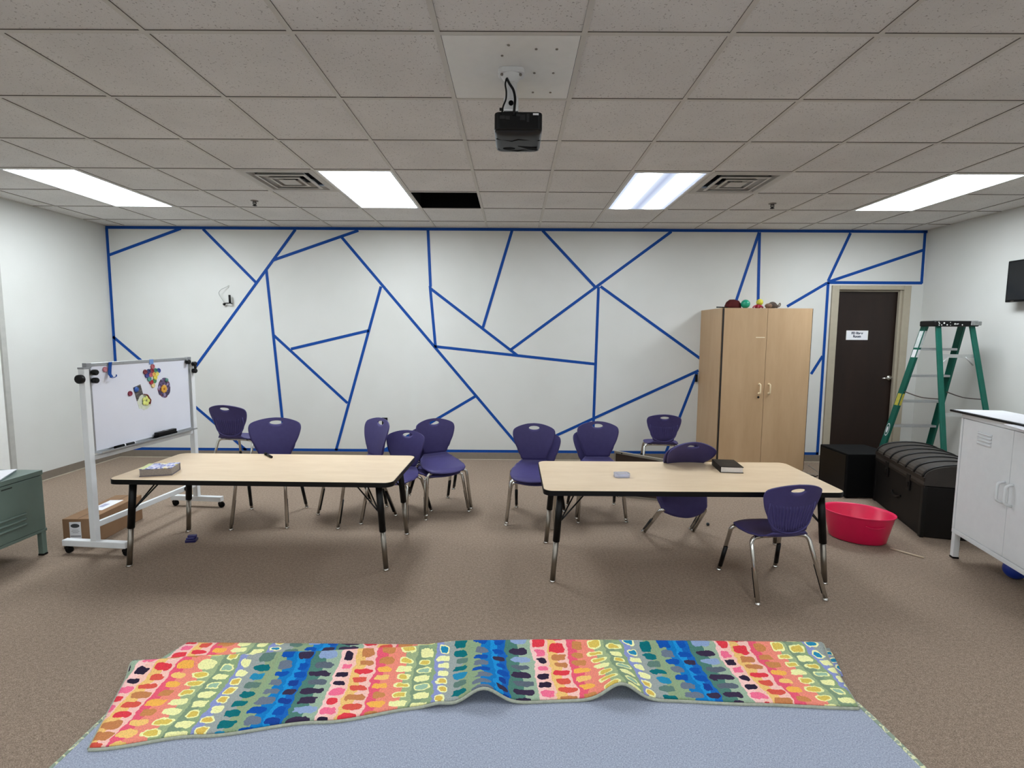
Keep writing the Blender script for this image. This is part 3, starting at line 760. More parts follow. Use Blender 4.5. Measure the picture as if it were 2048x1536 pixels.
# paper crafts
t = board_thing('flower_craft', 'round purple paper craft with an orange flower on the whiteboard', 'craft', .183, 1.085)
Mx = Matrix.Rotation(rad(90), 4, 'X')
k = N('purple_mosaic'); co = k.coord(); vo = k.n('ShaderNodeTexVoronoi'); k.l(co, vo.inputs[0]); vo.inputs['Scale'].default_value = 60
M_mos = k.fin(k.ramp(vo.outputs['Color'], [(.2, lin('3A2F4A')), (.45, lin('5C4C70')), (.62, lin('8E7FA0')), (.75, lin('6C2E3E')), (.9, lin('B9B4C4'))], 'CONSTANT'), .6)
rn = random.Random(4)
g = G(); pts = []
for i in range(30):
    a = 2*PI*i/30; r_ = .066+.008*rn.random(); pts.append((r_*.95*math.cos(a), r_*1.12*math.sin(a)))
g.prism(pts, 0, .002, Mx); g.build('backing_disc', M_mos, t)
g = G()
for i in range(7):
    a = 2*PI*i/7; g.ball((.02*math.cos(a)-.006, -.004, .02*math.sin(a)-.008), .014, 10, 6, 1, .3, 1)
g.build('flower', pm('orange_petals', 'D9A33C', .6), t)
g = G(); g.ball((-.006, -.008, -.008), .009, 10, 6, 1, .4, 1); g.build('flower_centre', pm('amber_centre', 'B87418', .6), t)
t = board_thing('button_magnet', 'grey green round magnet at the top of the purple flower craft', 'magnet', .208, 1.145, 'round magnets on the whiteboard', .002)
g = G(); g.lathe([(.0165, 0), (.0165, .004), (.014, .008), (0, .009)], 18, Mx); g.build('magnet_body', pm('magnet_greygreen', '4F8078', .4), t)
t = board_thing('leaf_craft', 'pale green and yellow paper craft with a red ribbon on the whiteboard', 'craft', -.025, .995)
g = G(); pts = []
for i in range(26):
    a = 2*PI*i/26; r_ = .055+.014*rn.random(); pts.append((r_*1.05*math.cos(a), r_*.95*math.sin(a)))
g.prism(pts, 0, .0015, Mx); g.build('backing_disc', pm('pale_green_paper', 'CBD0BE', .7, 0, .2, .12, 40), t)
g = G()
for i in range(5):
    a = 2*PI*i/5; g.ball((.022*math.cos(a)+.012, -.0065, .022*math.sin(a)+.01), .017, 10, 6, 1, .25, 1)
g.build('flower', pm('yellow_green_petals', 'D6DC7A', .6), t)
g = G(); g.tube(bez([(-.005, -.006, .062), (.02, -.010, .055), (.038, -.008, .03), (.052, -.008, .012), (.045, -.006, -.02)], 5), .008, 8, flat=.4); g.build('ribbon', pm('dark_red_ribbon', '7E2A2E', .6), t)
# tape and pens on the whiteboard
t = board_thing('tape_strip', 'loose blue tape strip with a curled end hanging on the whiteboard', 'tape', -.322, 1.265, None, .004)
g = G(); g.grid(lambda u, v: (.014*(u*2-1)-.026*v+.012, -.004-.012*v*v-(.02*max(0, v-.8)*4), .053-.106*v), 2, 14); g.build('hanging_strip', M_tape, t, solid=.0008)
g = G(); g.tube(bez([(-.018, -.018, -.052), (.0, -.026, -.058), (.03, -.024, -.05), (.036, -.02, -.038)], 5), .004, 6, flat=.5); g.build('curled_end', M_tape, t)
t = board_thing('tape_strip', 'short blue tape piece folded over the whiteboard top edge above the magnets', 'tape', .062, 1.312, None, .0042)
g = G(); g.box(-.02, .02, -.001, 0, -.03, .007); g.build('folded_piece', pm('pale_blue_tape', '6D8FC6', .6), t)
t = thing('whiteboard_eraser', 'black eraser on the right of the whiteboard tray', 'eraser', WBM @ Vector((.14, -.0375, .7055)), 1.4806); t.scale = (1, 1, 1.5)
g = G(); g.box(-.10, .10, -.02, .02, 0, .012); g.build('felt_pad', M_blackm, t)
g = G(); g.prism(rrect(-.10, .10, -.019, .019, .008), .012, .028); g.build('grip', M_black, t, .003)
g = G(); g.box(-.012, .012, -.0195, .0195, .0283, .0288); g.build('grip_label', pm('grey_label', '7C7E80', .4), t)
t = thing('dry_erase_marker', 'black and white marker on the left of the whiteboard tray', 'marker', WBM @ Vector((-.255, -.036, .7055)), 1.4806)
g = G(); g.cyl((-.005, 0, .0085), (.082, 0, .0085), .0085, 14); g.build('barrel', M_black, t)
g = G(); g.cyl((-.085, 0, .0085), (-.005, 0, .0085), .0095, 14); g.build('cap', M_blackm, t)
g = G(); g.cyl((-.008, 0, .0085), (.002, 0, .0085), .0098, 14); g.cyl((.082, 0, .0085), (.088, 0, .0085), .0088, 14); g.build('white_band', M_paper, t)

# cardboard box under the whiteboard
t = thing('cardboard_box', 'long brown cardboard box with white label under the whiteboard', 'box', (-3.10, 3.60, 0), rad(4))
g = G(); g.box(-.11, .09, 0, .56, .0, .20); g.build('carton', M_card, t, .004)
g = G(); g.box(-.006, -.002, .005, .555, .2005, .201); g.build('flap_seam', pm('dark_seam', '4B3828', .8), t)
g = G(); g.box(-.062, .016, -.0015, -.0003, .0, .178); lb_ = g.build('front_label', M_paper, t)
g = G(); g.lathe([(.022, 0), (.030, 0), (.030, .0006), (.022, .0006), (.022, 0)], 28, Matrix.Translation((-.023, -.0016, .150)) @ Mx, False, 1, .5)
g.prism([(-.044, .138), (-.03, .152), (-.020, .142), (-.012, .156), (-.002, .14)], 0, .0006, Matrix.Translation((0, -.0016, 0)) @ Mx)
for z, a, b, th_ in ((.118, -.045, -.001, .002), (.108, -.05, .004, .002), (.098, -.042, -.004, .002), (.072, -.058, .013, .005), (.055, -.045, .0, .002), (.045, -.04, -.006, .002)): g.box(a, b, -.0022, -.0016, z, z+th_)
g.build('printed_mark', pm('label_print', '4A4C52', .7), lb_)
g = G(); g.box(-.06, .04, .18, .42, .2012, .2018); g.build('top_label', M_paper, t)
g = G(); g.box(-.04, .0, .25, .33, .2019, .2022); g.build('top_print', pm('lavender_print', 'A9AAC4', .7), t)

# small toys and bits on the floor
t = thing('plastic_toy', 'small dark blue plastic toy piece on the floor under left table', 'toy', (-2.36, 3.70, 0), rad(12))
g = G(); g.box(-.035, .035, -.03, .03, 0, .022); g.build('toy_base', pm('indigo_plastic', '1D1A4C', .35), t, .004)
g = G(); g.box(-.028, .03, .0, .026, .022, .045); g.box(-.03, .026, -.026, -.006, .022, .036); g.build('toy_block', pm('violet_plastic', '2A2766', .35), t, .005)
o = G().ball((0, 0, .013), .013, 14, 8).build('small_bead', pm('dark_teal_bead', '102028', .5)); o.location = (1.575, 4.10, 0)
tag(o, 'tiny dark teal ball on the carpet right of the tipped chairs', 'bead')
o = G().cyl((-.098, 0, .006), (.098, 0, .006), .006, 10).build('wooden_stick', pm('pale_wood_stick', 'C9B79E', .6)); o.location = (2.79, 3.58, 0); o.rotation_euler.z = math.atan2(-.15, .117)
tag(o, 'thin pale wooden stick lying on the carpet before the pink tub', 'stick')
o = G().ball((0, 0, .06), .06, 28, 16).build('blue_ball', pm('royal_blue_rubber', '17379A', .4)); o.location = (3.20, 3.215, 0)
tag(o, 'blue ball on the floor under the white locker cabinet', 'ball')

# ------------------------------------------------------------------ pink tub
t = thing('plastic_tub', 'hot pink oval plastic tub on the floor right of the right table', 'tub', (2.615, 3.855, 0), rad(-34))
def oval(a, b, z, n=56): return [(a*math.cos(2*PI*i/n), b*math.sin(2*PI*i/n), z) for i in range(n)]
prof = [(.0, .0, .004), (.205, .140, .004), (.215, .150, .012), (.262, .196, .205), (.272, .206, .222), (.276, .210, .226), (.276, .210, .231), (.268, .203, .231), (.258, .193, .215), (.212, .147, .018), (.200, .136, .012), (.0, .0, .012)]
n = 56; v = []; f = []
for a, b, z in prof: v += oval(max(a*.86, 1e-4), max(b*.93, 1e-4), z*.95, n)
for i in range(len(prof)-1):
    for kx in range(n): f.append((i*n+kx, i*n+(kx+1) % n, (i+1)*n+(kx+1) % n, (i+1)*n+kx))
g = G(); g.add(v, f, True); g.build('tub_shell', M_pink, t)
def on_tub(ang, z, off):
    k = z/.222; a, b = (.213+.059*k)*.86+off, (.148+.058*k)*.93+off
    return Vector((a*math.cos(ang), b*math.sin(ang), z*.95))
g = G(); g.tube([on_tub(rad(-78+3*i), .168-.014*math.sin(PI*i/12), .002) for i in range(13)], .004, 8); g.build('moulded_grip', M_pink, t)
g = G(); pts_ = [on_tub(rad(99+2.2*i), .205, -.0095) for i in range(8)]
v = [p for p in pts_] + [on_tub(rad(99+2.2*i), .176, -.0095) for i in range(8)]
g.add(v, [(i, i+1, 9+i, 8+i) for i in range(7)], True); g.build('grip_slot', pm('faded_pink_label', 'C98A92', .6), t, solid=.001)

# ------------------------------------------------------------------ wardrobe and the toys on it
wd = thing('wardrobe', 'tall maple two-door wardrobe standing against the wall left of door', 'wardrobe', (2.70, 5.945, 0))
wx, y0, y1, hh = .48, -.325, .325, 1.825
g = G(); g.box(-wx, wx, y0+.022, y1, .0, .07); g.box(-wx, -wx+.02, y0+.022, y1, .07, hh); g.box(wx-.02, wx, y0+.022, y1, .07, hh); g.box(-wx+.02, wx-.02, y0+.022, y1, .07, .09); g.box(-wx+.02, wx-.02, y0+.022, y1, hh-.02, hh); g.box(-wx+.02, wx-.02, y1-.01, y1, .09, hh-.02)
g.build('carcass', M_maple, wd)
M_band = pm('black_edge_band', '120C0A', .5)
for sx in (-1, 1):
    x0_, x1_ = (-wx+.018, -.0018) if sx < 0 else (.0018, wx-.006)
    g = G(); g.box(x0_, x1_, y0, y0+.019, .075, hh-.003); dd = g.build('door', M_maple, wd)
    g = G(); xe = -wx+.018 if sx < 0 else wx-.006
    g.box(xe-.012 if sx < 0 else xe, xe if sx < 0 else xe+.005, y0-.0004, y0+.022, .075, hh-.003)
    g.build('edge_band', M_band, dd)
    hx = -.052 if sx < 0 else .052; hz = .96
    g = G(); g.tube(fillet([(hx, y0, hz+.05), (hx, y0-.032, hz+.05), (hx, y0-.032, hz-.05), (hx, y0, hz-.05)], .018, 5), .0075, 10)
    for z in (hz+.05, hz-.05): g.lathe([(.014, 0), (.011, .005)], 14, Matrix.Translation((hx, y0, z)) @ Mx)
    g.build('handle', pm('cream_plastic', 'DCC8A4', .4), dd)
    if sx < 0:
        g = G(); g.lathe([(.012, 0), (.012, .004), (.008, .006)], 16, Matrix.Translation((hx-.005, y0, .87)) @ Mx); g.build('lock', M_black, dd)
        g = G(); g.box(-.115, -.02, y0-.0012, y0-.0002, 1.51, 1.518); g.build('tape_scrap', pm('cream_scrap', 'E3D6BA', .6), dd)
TOPZ = hh
t = thing('maroon_toy', 'dark maroon rounded toy lying at the left on top of the wardrobe', 'toy', (2.395, 5.80, TOPZ))
g = G(); g.lathe([(.085, 0), (.088, .015), (.078, .06), (.05, .092), (.0, .102)], 24, Matrix.Rotation(rad(8), 4, 'Y')); g.build('dome', pm('maroon_felt', '4A1F1E', .85, 0, .1, .15, 30), t)
g = G(); g.tube(bez([(-.07, -.03, .012), (-.13, -.05, .012), (-.2, -.07, .012)], 5), [.012]*11, 8, flat=.5); g.build('tail_strap', M_blackm, t)
o = G().ball((0, 0, .047), .047, 24, 14).build('green_ball', pm('jade_green_ball', '109070', .3, 0, .5)); o.location = (2.50, 5.72, TOPZ); tag(o, 'shiny green ball on top of the wardrobe', 'ball')
o = G().ball((0, 0, .036), .036, 24, 14).build('yellow_ball', pm('lemon_yellow_ball', 'CFC53C', .5)); o.location = (2.69, 5.80, TOPZ+.035); tag(o, 'yellow ball among the toys on top of the wardrobe', 'ball')
t = thing('red_toy', 'crumpled red toy in front of the yellow ball on the wardrobe', 'toy', (2.635, 5.72, TOPZ))
g = G(); g.ball((0, 0, .022), .03, 14, 8, 1.3, .9, .75); g.build('body', pm('red_plush', '8E2230', .85, 0, .1, .2, 40), t)
g = G()
for a in (20, 75, 140, 200, 260, 330): g.tube(bez([(0, 0, .02), (.03*math.cos(rad(a)), .02*math.sin(rad(a)), .03), (.06*math.cos(rad(a)), .03*math.sin(rad(a)), .008)], 4), .008, 8)
g.build('limbs', pm('pinkish_red_plush', 'A04552', .85), t)
t = thing('tan_toy', 'small tan round toy beside the red toy on the wardrobe edge', 'toy', (2.72, 5.66, TOPZ))
g = G(); g.ball((0, 0, .026), .034, 16, 10, 1.1, .9, .78); g.build('shell', pm('tan_speckle', '7C6250', .8, 0, .2, .3, 60), t)
t = thing('grey_toy', 'grey brown patterned plush toy with curled tail on the wardrobe', 'toy', (2.805, 5.75, TOPZ), rad(5)); t.scale = (.68, .75, .85)
g = G(); g.tube(bez([(-.10, 0, .022), (-.05, 0, .035), (.0, .0, .045), (.05, 0, .038), (.09, 0, .025)], 5), [.020, .024, .028, .032, .035, .037, .039, .040, .042, .043, .043, .043, .042, .040, .036, .032, .028, .025, .022, .02, .018], 14)
g.build('body', pm('mottled_grey_plush', '4E443E', .9, 0, .1, .35, 55), t)
g = G(); g.tube(bez([(.09, 0, .025), (.12, 0, .03), (.135, 0, .055), (.125, 0, .07), (.11, 0, .055), (.1, 0, .035)], 5), .008, 8); g.build('tail', pm('grey_plush_tail', '6A5F56', .9), t)

# brown board with grey edge behind the right table
t = thing('framed_board', 'brown board with grey metal edge standing behind the right table', 'board', (1.185, 4.795, 0), math.atan2(-.15, .43))
g = G(); v = [(-.226, -.009, .018), (.226, -.009, .018), (.226, -.009, .375), (-.226, -.009, .42), (-.226, .009, .018), (.226, .009, .018), (.226, .009, .375), (-.226, .009, .42)]
g.add(v, [(0, 1, 2, 3), (5, 4, 7, 6), (1, 5, 6, 2), (4, 0, 3, 7), (3, 2, 6, 7), (4, 5, 1, 0)]); g.build('board_panel', pm('dark_brown_board', '2F1E12', .6), t)
g = G(); g.add([(-.24, -.016, .418), (.24, -.016, .371), (.24, .016, .371), (-.24, .016, .418), (-.24, -.016, .438), (.24, -.016, .391), (.24, .016, .391), (-.24, .016, .438)], [(0, 1, 5, 4), (1, 2, 6, 5), (2, 3, 7, 6), (3, 0, 4, 7), (4, 5, 6, 7), (3, 2, 1, 0)])
g.box(-.24, .24, -.016, .016, 0, .018); g.box(-.24, -.226, -.016, .016, .018, .418); g.box(.226, .24, -.016, .016, .018, .375); g.build('edge_frame', pm('grey_metal_edge', '8E867A', .5, .3), t)
g = G(); g.lathe([(.006, 0), (.006, .003)], 10, Matrix.Translation((-.17, -.016, .420)) @ Mx); g.build('screw', M_blackm, t)

# ------------------------------------------------------------------ speaker, trunk, ladder
t = thing('floor_speaker', 'plain black box speaker on the floor between wardrobe and trunk', 'speaker', (3.37, 5.06, 0))
g = G(); g.box(-.225, .225, -.225, .225, .012, .43); g.build('cabinet', M_blackm, t, .008)
g = G(); g.box(-.228, -.222, -.2, .2, .04, .41); g.build('grille', M_black, t)
g = G()
for a in (-1, 1):
    for b in (-1, 1): g.lathe([(.018, 0), (.02, .014)], 12, Matrix.Translation((a*.19, b*.19, 0)))
g.build('rubber_foot', M_black, t)
for nm, pts, r, lb in (('black_cable', [(3.14, 5.28, .1), (3.05, 5.4, .03), (2.9, 5.46, .006), (3.0, 5.55, .006), (3.12, 5.5, .006), (3.3, 5.6, .006), (3.2, 5.75, .006), (3.3, 6.2, .006)], .005, 'black cord tangled on the floor left of the speaker'),
                       ('grey_cable', [(3.16, 5.40, .004), (3.24, 5.62, .004), (3.26, 5.7, .004), (3.22, 5.76, .004), (3.4, 5.7, .006), (3.5, 6.1, .006)], .003, 'thin grey cord on the floor behind the speaker')):
    g = G(); g.tube(bez(pts, 8), r, 8); tag(g.build(nm, M_black if r > .004 else pm('grey_cord', '8B8780', .5)), lb, 'cord')

tr_dir = Vector((3.38-3.113, 4.80-3.886, 0)); TL = tr_dir.length
t = thing('storage_trunk', 'dark brown trunk with domed slatted lid in front of the ladder', 'trunk', (3.128, 3.895, 0), math.atan2(tr_dir.y, tr_dir.x))
# local x along the length (away from camera), -y is the depth direction (to the right)
M_trunk = pm('dark_brown_leather', '14100E', .6, 0, .25, .25, 6)
M_slat = pm('grey_brown_slat', '38332F', .5, 0, .35, .15, 10)
M_strap = pm('dark_trunk_strap', '0C0A09', .5, 0, .3)
DP = .50
g = G(); g.box(0, TL, -DP, 0, .0, .40); g.build('body', M_trunk, t, .01)
def arch(q, off=0):          # lid cross-section, q 0..1 over the depth
    a = PI*q; return (-DP/2+(DP/2+.006+off)*math.cos(a)*(1 if q < .5 else 1), .455+(.115+off)*math.sin(a)**.8)
n = 18; v = []; f = []
for x in (-.006, TL+.006):
    v += [(x, arch(0)[0], .405)] + [(x, *arch(i/n)) for i in range(n+1)] + [(x, arch(1)[0], .405)]
m = n+3; f = [tuple(range(m)), tuple(range(2*m-1, m-1, -1))] + [(i, m+i, m+(i+1) % m, (i+1) % m) for i in range(m)]
g = G(); g.add(v, f); g.build('lid', M_slat, t)
for i in range(7):
    x = .02+i*(TL-.04)/6
    g = G(); g.tube([(x, *arch(.02+.96*k/24, .004)) for k in range(25)], .012, 8, flat=.45); g.build('lid_slat', M_strap, t)
g = G(); g.box(-.01, TL+.01, -.002, .010, .435, .47); g.box(-.01, TL+.01, -.002, .008, .385, .41); g.build('lid_rim', pm('worn_brown_rim', '241D19', .55, 0, .3, .2, 12), t, .004)
for x in (.25, .68):
    g = G(); g.box(x-.03, x+.03, 0, .014, .30, .43); g.box(x-.02, x+.02, .014, .02, .33, .37); g.build('latch', M_strap, t, .003)
for x in (.012, TL-.012):
    g = G(); g.box(x-.02, x+.02, -.02, .008, .0, .40); g.build('corner_strap', M_strap, t, .004)
g = G(); g.tube(bez([(.38, .006, .21), (.43, .016, .19), (.5, .016, .19), (.55, .006, .21)], 5), .008, 8); g.build('carry_handle', M_strap, t)

ld = thing('step_ladder', 'green fibreglass step ladder with black top in the right corner', 'ladder', (4.35, 5.28, 0))
ZT_ = 1.69
def beam(g, a, b, wx_, wy_):
    a, b = Vector(a), Vector(b); v = []
    for p in (a, b):
        for sx, sy in ((-1, -1), (1, -1), (1, 1), (-1, 1)): v.append(p+Vector((sx*wx_/2, sy*wy_/2, 0)))
    g.add(v, [(0, 3, 2, 1), (4, 5, 6, 7), (0, 1, 5, 4), (1, 2, 6, 5), (2, 3, 7, 6), (3, 0, 4, 7)])
far_t = [Vector((s*.185, .06, ZT_-.03)) for s in (-1, 1)]; far_b = [Vector((s*.27, .52, .03)) for s in (-1, 1)]
nr_t = [Vector((s*.165, -.07, ZT_-.03)) for s in (-1, 1)]; nr_b = [Vector((-.245, -.43, .03)), Vector((.27, -.43, .03))]
for i in range(2):
    g = G(); beam(g, far_t[i], far_b[i], .028, .075); rl = g.build('rail', M_green, ld, .004)
    g = G(); b_ = far_b[i]; g.box(b_.x-.025, b_.x+.025, b_.y-.045, b_.y+.045, 0, .06); g.build('rubber_foot', M_black, rl, .004)
    g = G(); beam(g, nr_t[i], nr_b[i], .048, .022); rl = g.build('rear_rail', M_green, ld, .003)
    g = G(); b_ = nr_b[i]; g.box(b_.x-.028, b_.x+.028, b_.y-.02, b_.y+.02, 0, .05); g.build('rubber_foot', M_black, rl, .004)
def lerp(a, b, z): k = (a.z-z)/(a.z-b.z); return a+(b-a)*k
for z in (1.405, 1.125, .845, .565, .285):
    a, b = lerp(far_t[0], far_b[0], z), lerp(far_t[1], far_b[1], z)
    g = G(); g.box(a.x+.012, b.x-.012, a.y-.04, a.y+.04, z-.012, z+.012); g.build('step', M_alu, ld, .003)
for z in (1.345, .78, .30):
    a, b = lerp(nr_t[0], nr_b[0], z), lerp(nr_t[1], nr_b[1], z)
    g = G(); g.box(a.x, b.x, a.y+.011, a.y+.016, z-.017, z+.017)
    if z > 1: 
        for s, p in ((1, a), (-1, b)): g.tube([(p.x+s*.10, p.y+.013, z-.01), (p.x+s*.02, p.y+.013, z-.09)], .007, 6)
    g.build('rear_brace', pm('pale_aluminium', 'BFC1C0', .45, .6), ld)
for i in range(2):
    a, b = lerp(far_t[i], far_b[i], .96), lerp(nr_t[i], nr_b[i], .93); m_ = (a+b)/2+Vector((0, 0, -.025))
    g = G(); g.tube(bez([a, m_, b], 6), .010, 8, flat=.5); g.build('spreader_bar', pm('brown_steel', '4A403A', .5, .4), ld)
g = G(); g.prism(rrect(-.225, .225, -.105, .105, .03), ZT_-.055, ZT_); g.build('top_cap', M_black, ld, .01)
g = G(); g.box(.13, .232, -.112, .0, ZT_-.045, ZT_-.004); g.build('cap_tray', pm('worn_grey_plastic', '8D8E8C', .6, 0, .3, .25, 40), ld, .006)
rn = random.Random(7); g = G()
for i in range(14): 
    x, z = -.20+.3*rn.random(), ZT_-.046+.036*rn.random(); g.ball((x, -.1056, z), .004+.005*rn.random(), 8, 5, 1, .15, 1)
g.build('paint_splash', M_offwhite, ld)
def rail_patch(name, z0, z1, mat, wd_=.05, extra=0):
    a, b = lerp(far_t[0], far_b[0], z1), lerp(far_t[0], far_b[0], z0)
    n_ = Vector((-.0152-extra, 0, 0)); 
    g = G(); g.add([a+n_+Vector((0, -wd_/2, 0)), a+n_+Vector((0, wd_/2, 0)), b+n_+Vector((0, wd_/2, 0)), b+n_+Vector((0, -wd_/2, 0))], [(0, 1, 2, 3)])
    o = g.build(name, mat, ld, solid=.0006); return o
def rail_front(name, z0, z1, mat, wd_=.024):
    a, b = lerp(far_t[0], far_b[0], z1), lerp(far_t[0], far_b[0], z0); n_ = Vector((0, -.039, 0))
    g = G(); g.add([a+n_+Vector((-wd_/2, 0, 0)), a+n_+Vector((wd_/2, 0, 0)), b+n_+Vector((wd_/2, 0, 0)), b+n_+Vector((-wd_/2, 0, 0))], [(0, 3, 2, 1)])
    g.build(name, mat, ld, solid=.0006)
M_yel = pm('yellow_warning_label', 'B9B04A', .5, 0, .3, .15, 60)
for fn in (rail_patch, rail_front):
    fn('sticker', 1.42, 1.59, pm('white_ladder_label', 'C9D0CF', .5, 0, .3, .1, 60)); fn('sticker', 1.32, 1.40, M_paper); fn('sticker', .80, .93, M_yel)
def ov(name, z, s, mat, extra):
    c = lerp(far_t[0], far_b[0], z); ax = (far_b[0]-far_t[0]).normalized(); ay = Vector((0, ax.z, -ax.y)).normalized()
    g = G(); g.add([c+Vector((-.0158-extra, 0, 0))+ax*.075*s*math.cos(2*PI*k/24)+ay*.026*s*math.sin(2*PI*k/24) for k in range(24)], [tuple(range(24))]); g.build(name, mat, ld, solid=.0005)
ov('oval_badge', .52, 1.0, M_paper, 0); ov('oval_badge', .52, .85, pm('badge_green', '1B5A50', .5), .001); ov('oval_badge', .52, .5, M_paper, .002)

# ------------------------------------------------------------------ white locker cabinet on the right
ang = math.atan2(2.95-3.545, 2.93-3.06)
lk = thing('locker_cabinet', 'white two-door metal locker cabinet with vent slots at right', 'cabinet', (3.06, 3.545, 0), ang)
# local x along the front (toward camera), local y = depth away from the room
LW, LD, LH, LZ = 1.0, .38, 1.02, .18
g = G(); g.box(0, LW, .02, LD, LZ, LH); g.box(0, LW, 0, .02, LH-.035, LH); g.box(0, LW, 0, .02, LZ, LZ+.03); g.box(0, .022, 0, .02, LZ+.03, LH-.035); g.box(LW-.022, LW, 0, .02, LZ+.03, LH-.035)
g.build('carcass', M_white, lk, .003)
for i in range(2):
    x0_ = .0245 if i == 0 else .5015; x1_ = .4985 if i == 0 else LW-.0245
    g = G(); g.box(x0_, x1_, .003, .019, LZ+.033, LH-.038); dd = g.build('door', M_white, lk, .002)
    xc = .25 if i == 0 else .75
    for k_ in range(4):
        z = LH-.105-k_*.022
        g = G(); g.tube([(xc-.065, .0035, z), (xc-.058, -.002, z), (xc+.058, -.002, z), (xc+.065, .0035, z)], .0065, 8); g.build('louvre', M_white, dd)
    hx = .465 if i == 0 else .535
    g = G(); g.tube(fillet([(hx, .003, .665), (hx, -.035, .655), (hx, -.035, .545), (hx, .003, .535)], .02, 5), .008, 10); g.build('handle', M_white, dd)
for x in (.02, LW-.02):
    for y in (.02, LD-.02):
        g = G(); g.box(x-.018, x+.018, y-.018, y+.018, .012, LZ); lg = g.build('leg', M_white, lk, .003)
        g = G(); g.box(x-.02, x+.02, y-.02, y+.02, 0, .014); g.build('foot_cap', M_black, lg, .003)
LM = Matrix.Translation((3.06, 3.545, 0)) @ Matrix.Rotation(ang, 4, 'Z')
def on_lk(x, y, z=LH): return LM @ Vector((x, y, z))
t = thing('lap_whiteboard', 'black edged white board lying on top of the white locker', 'board', on_lk(.27, .12), ang+rad(4))
g = G(); g.box(-.32, .32, -.15, .18, 0, .014); g.build('board_edge', M_black, t, .002)
g = G(); g.box(-.305, .305, -.135, .165, .014, .0155); g.build('board_face', M_paper, t)
o = G().box(-.15, .15, -.10, .10, 0, .0015).build('paper_sheet', M_paper); o.location = on_lk(.67, .02); o.rotation_euler.z = ang-rad(8); tag(o, 'white sheet of paper hanging over the front of the locker top', 'paper')
t = thing('purple_bowl', 'small lilac plastic bowl on top of the white locker at frame edge', 'bowl', on_lk(.64, .07, LH+.016))
g = G(); g.lathe([(.05, 0), (.075, .01), (.09, .035), (.092, .037), (.085, .036), (.068, .012), (.0, .006)], 28); g.build('bowl_shell', pm('lilac_plastic', '7D73B8', .4), t)

# ------------------------------------------------------------------ sage cabinet on the left
lc = thing('low_cabinet', 'low sage green metal cabinet with louvre slots at left edge', 'cabinet', (-3.21, 3.475, 0), rad(-90))
# local x toward the camera, local y toward +x world ... front face at local y = 0, depth to -y
CW, CD, CH, CZ = 1.0, .40, .59, .165
g = G(); g.box(0, CW, -CD, -.018, CZ, CH); g.box(0, CW, -.018, 0, CH-.032, CH); g.box(0, CW, -.018, 0, CZ, CZ+.02); g.build('carcass', M_sage, lc, .003)
for i in range(2):
    x0_ = .008+i*.494
    g = G(); g.box(x0_, x0_+.488, -.017, -.001, CZ+.022, CH-.036); dd = g.build('door', M_sage, lc, .002)
    for k_ in range(3):
        z = .335-k_*.035
        g = G(); g.tube([(x0_+.14, -.002, z), (x0_+.15, .004, z), (x0_+.38, .004, z), (x0_+.39, -.002, z)], .009, 8); g.build('louvre', M_sage, dd)
    g = G(); g.box(x0_+.215, x0_+.285, -.0015, .0005, .528, .536); g.build('finger_slot', pm('slot_shadow', '20251F', .7), dd)
for x in (.022, CW-.022):
    for y in (-.022, -CD+.022):
        g = G(); g.box(x-.017, x+.017, y-.017, y+.017, .012, CZ); lg = g.build('leg', M_sage, lc, .003)
        g = G(); g.box(x-.019, x+.019, y-.019, y+.019, 0, .013); g.build('foot_cap', M_black, lg, .003)
t = thing('white_binder', 'white folder lying on top of the sage green cabinet', 'folder', (-3.37, 3.22, CH), rad(-62))
g = G(); g.box(-.17, .17, -.12, .12, .0, .012); g.build('folder_pages', pm('pale_grey_pages', '9FB0B4', .7), t)
g = G(); g.box(-.175, .175, -.125, .125, .012, .016); g.build('folder_cover', M_paper, t)

# ------------------------------------------------------------------ television on the right wall
t = thing('wall_television', 'black flat screen television on the right wall at frame edge', 'television', (XR, 4.74, 2.06))
g = G(); g.box(-.115, -.07, -.36, .36, -.195, .195); g.build('housing', M_black, t, .006)
g = G(); g.box(-.1165, -.115, -.345, .345, -.175, .182); g.build('screen', pm('glossy_screen', '05080D', .15, 0, .5, .02), t)
g = G(); g.box(-.07, 0, -.1, .1, -.08, .08); g.build('wall_mount', M_blackm, t)
g = G(); g.box(-.1168, -.1155, .27, .30, -.188, -.184); g.build('badge', M_nickel, t)

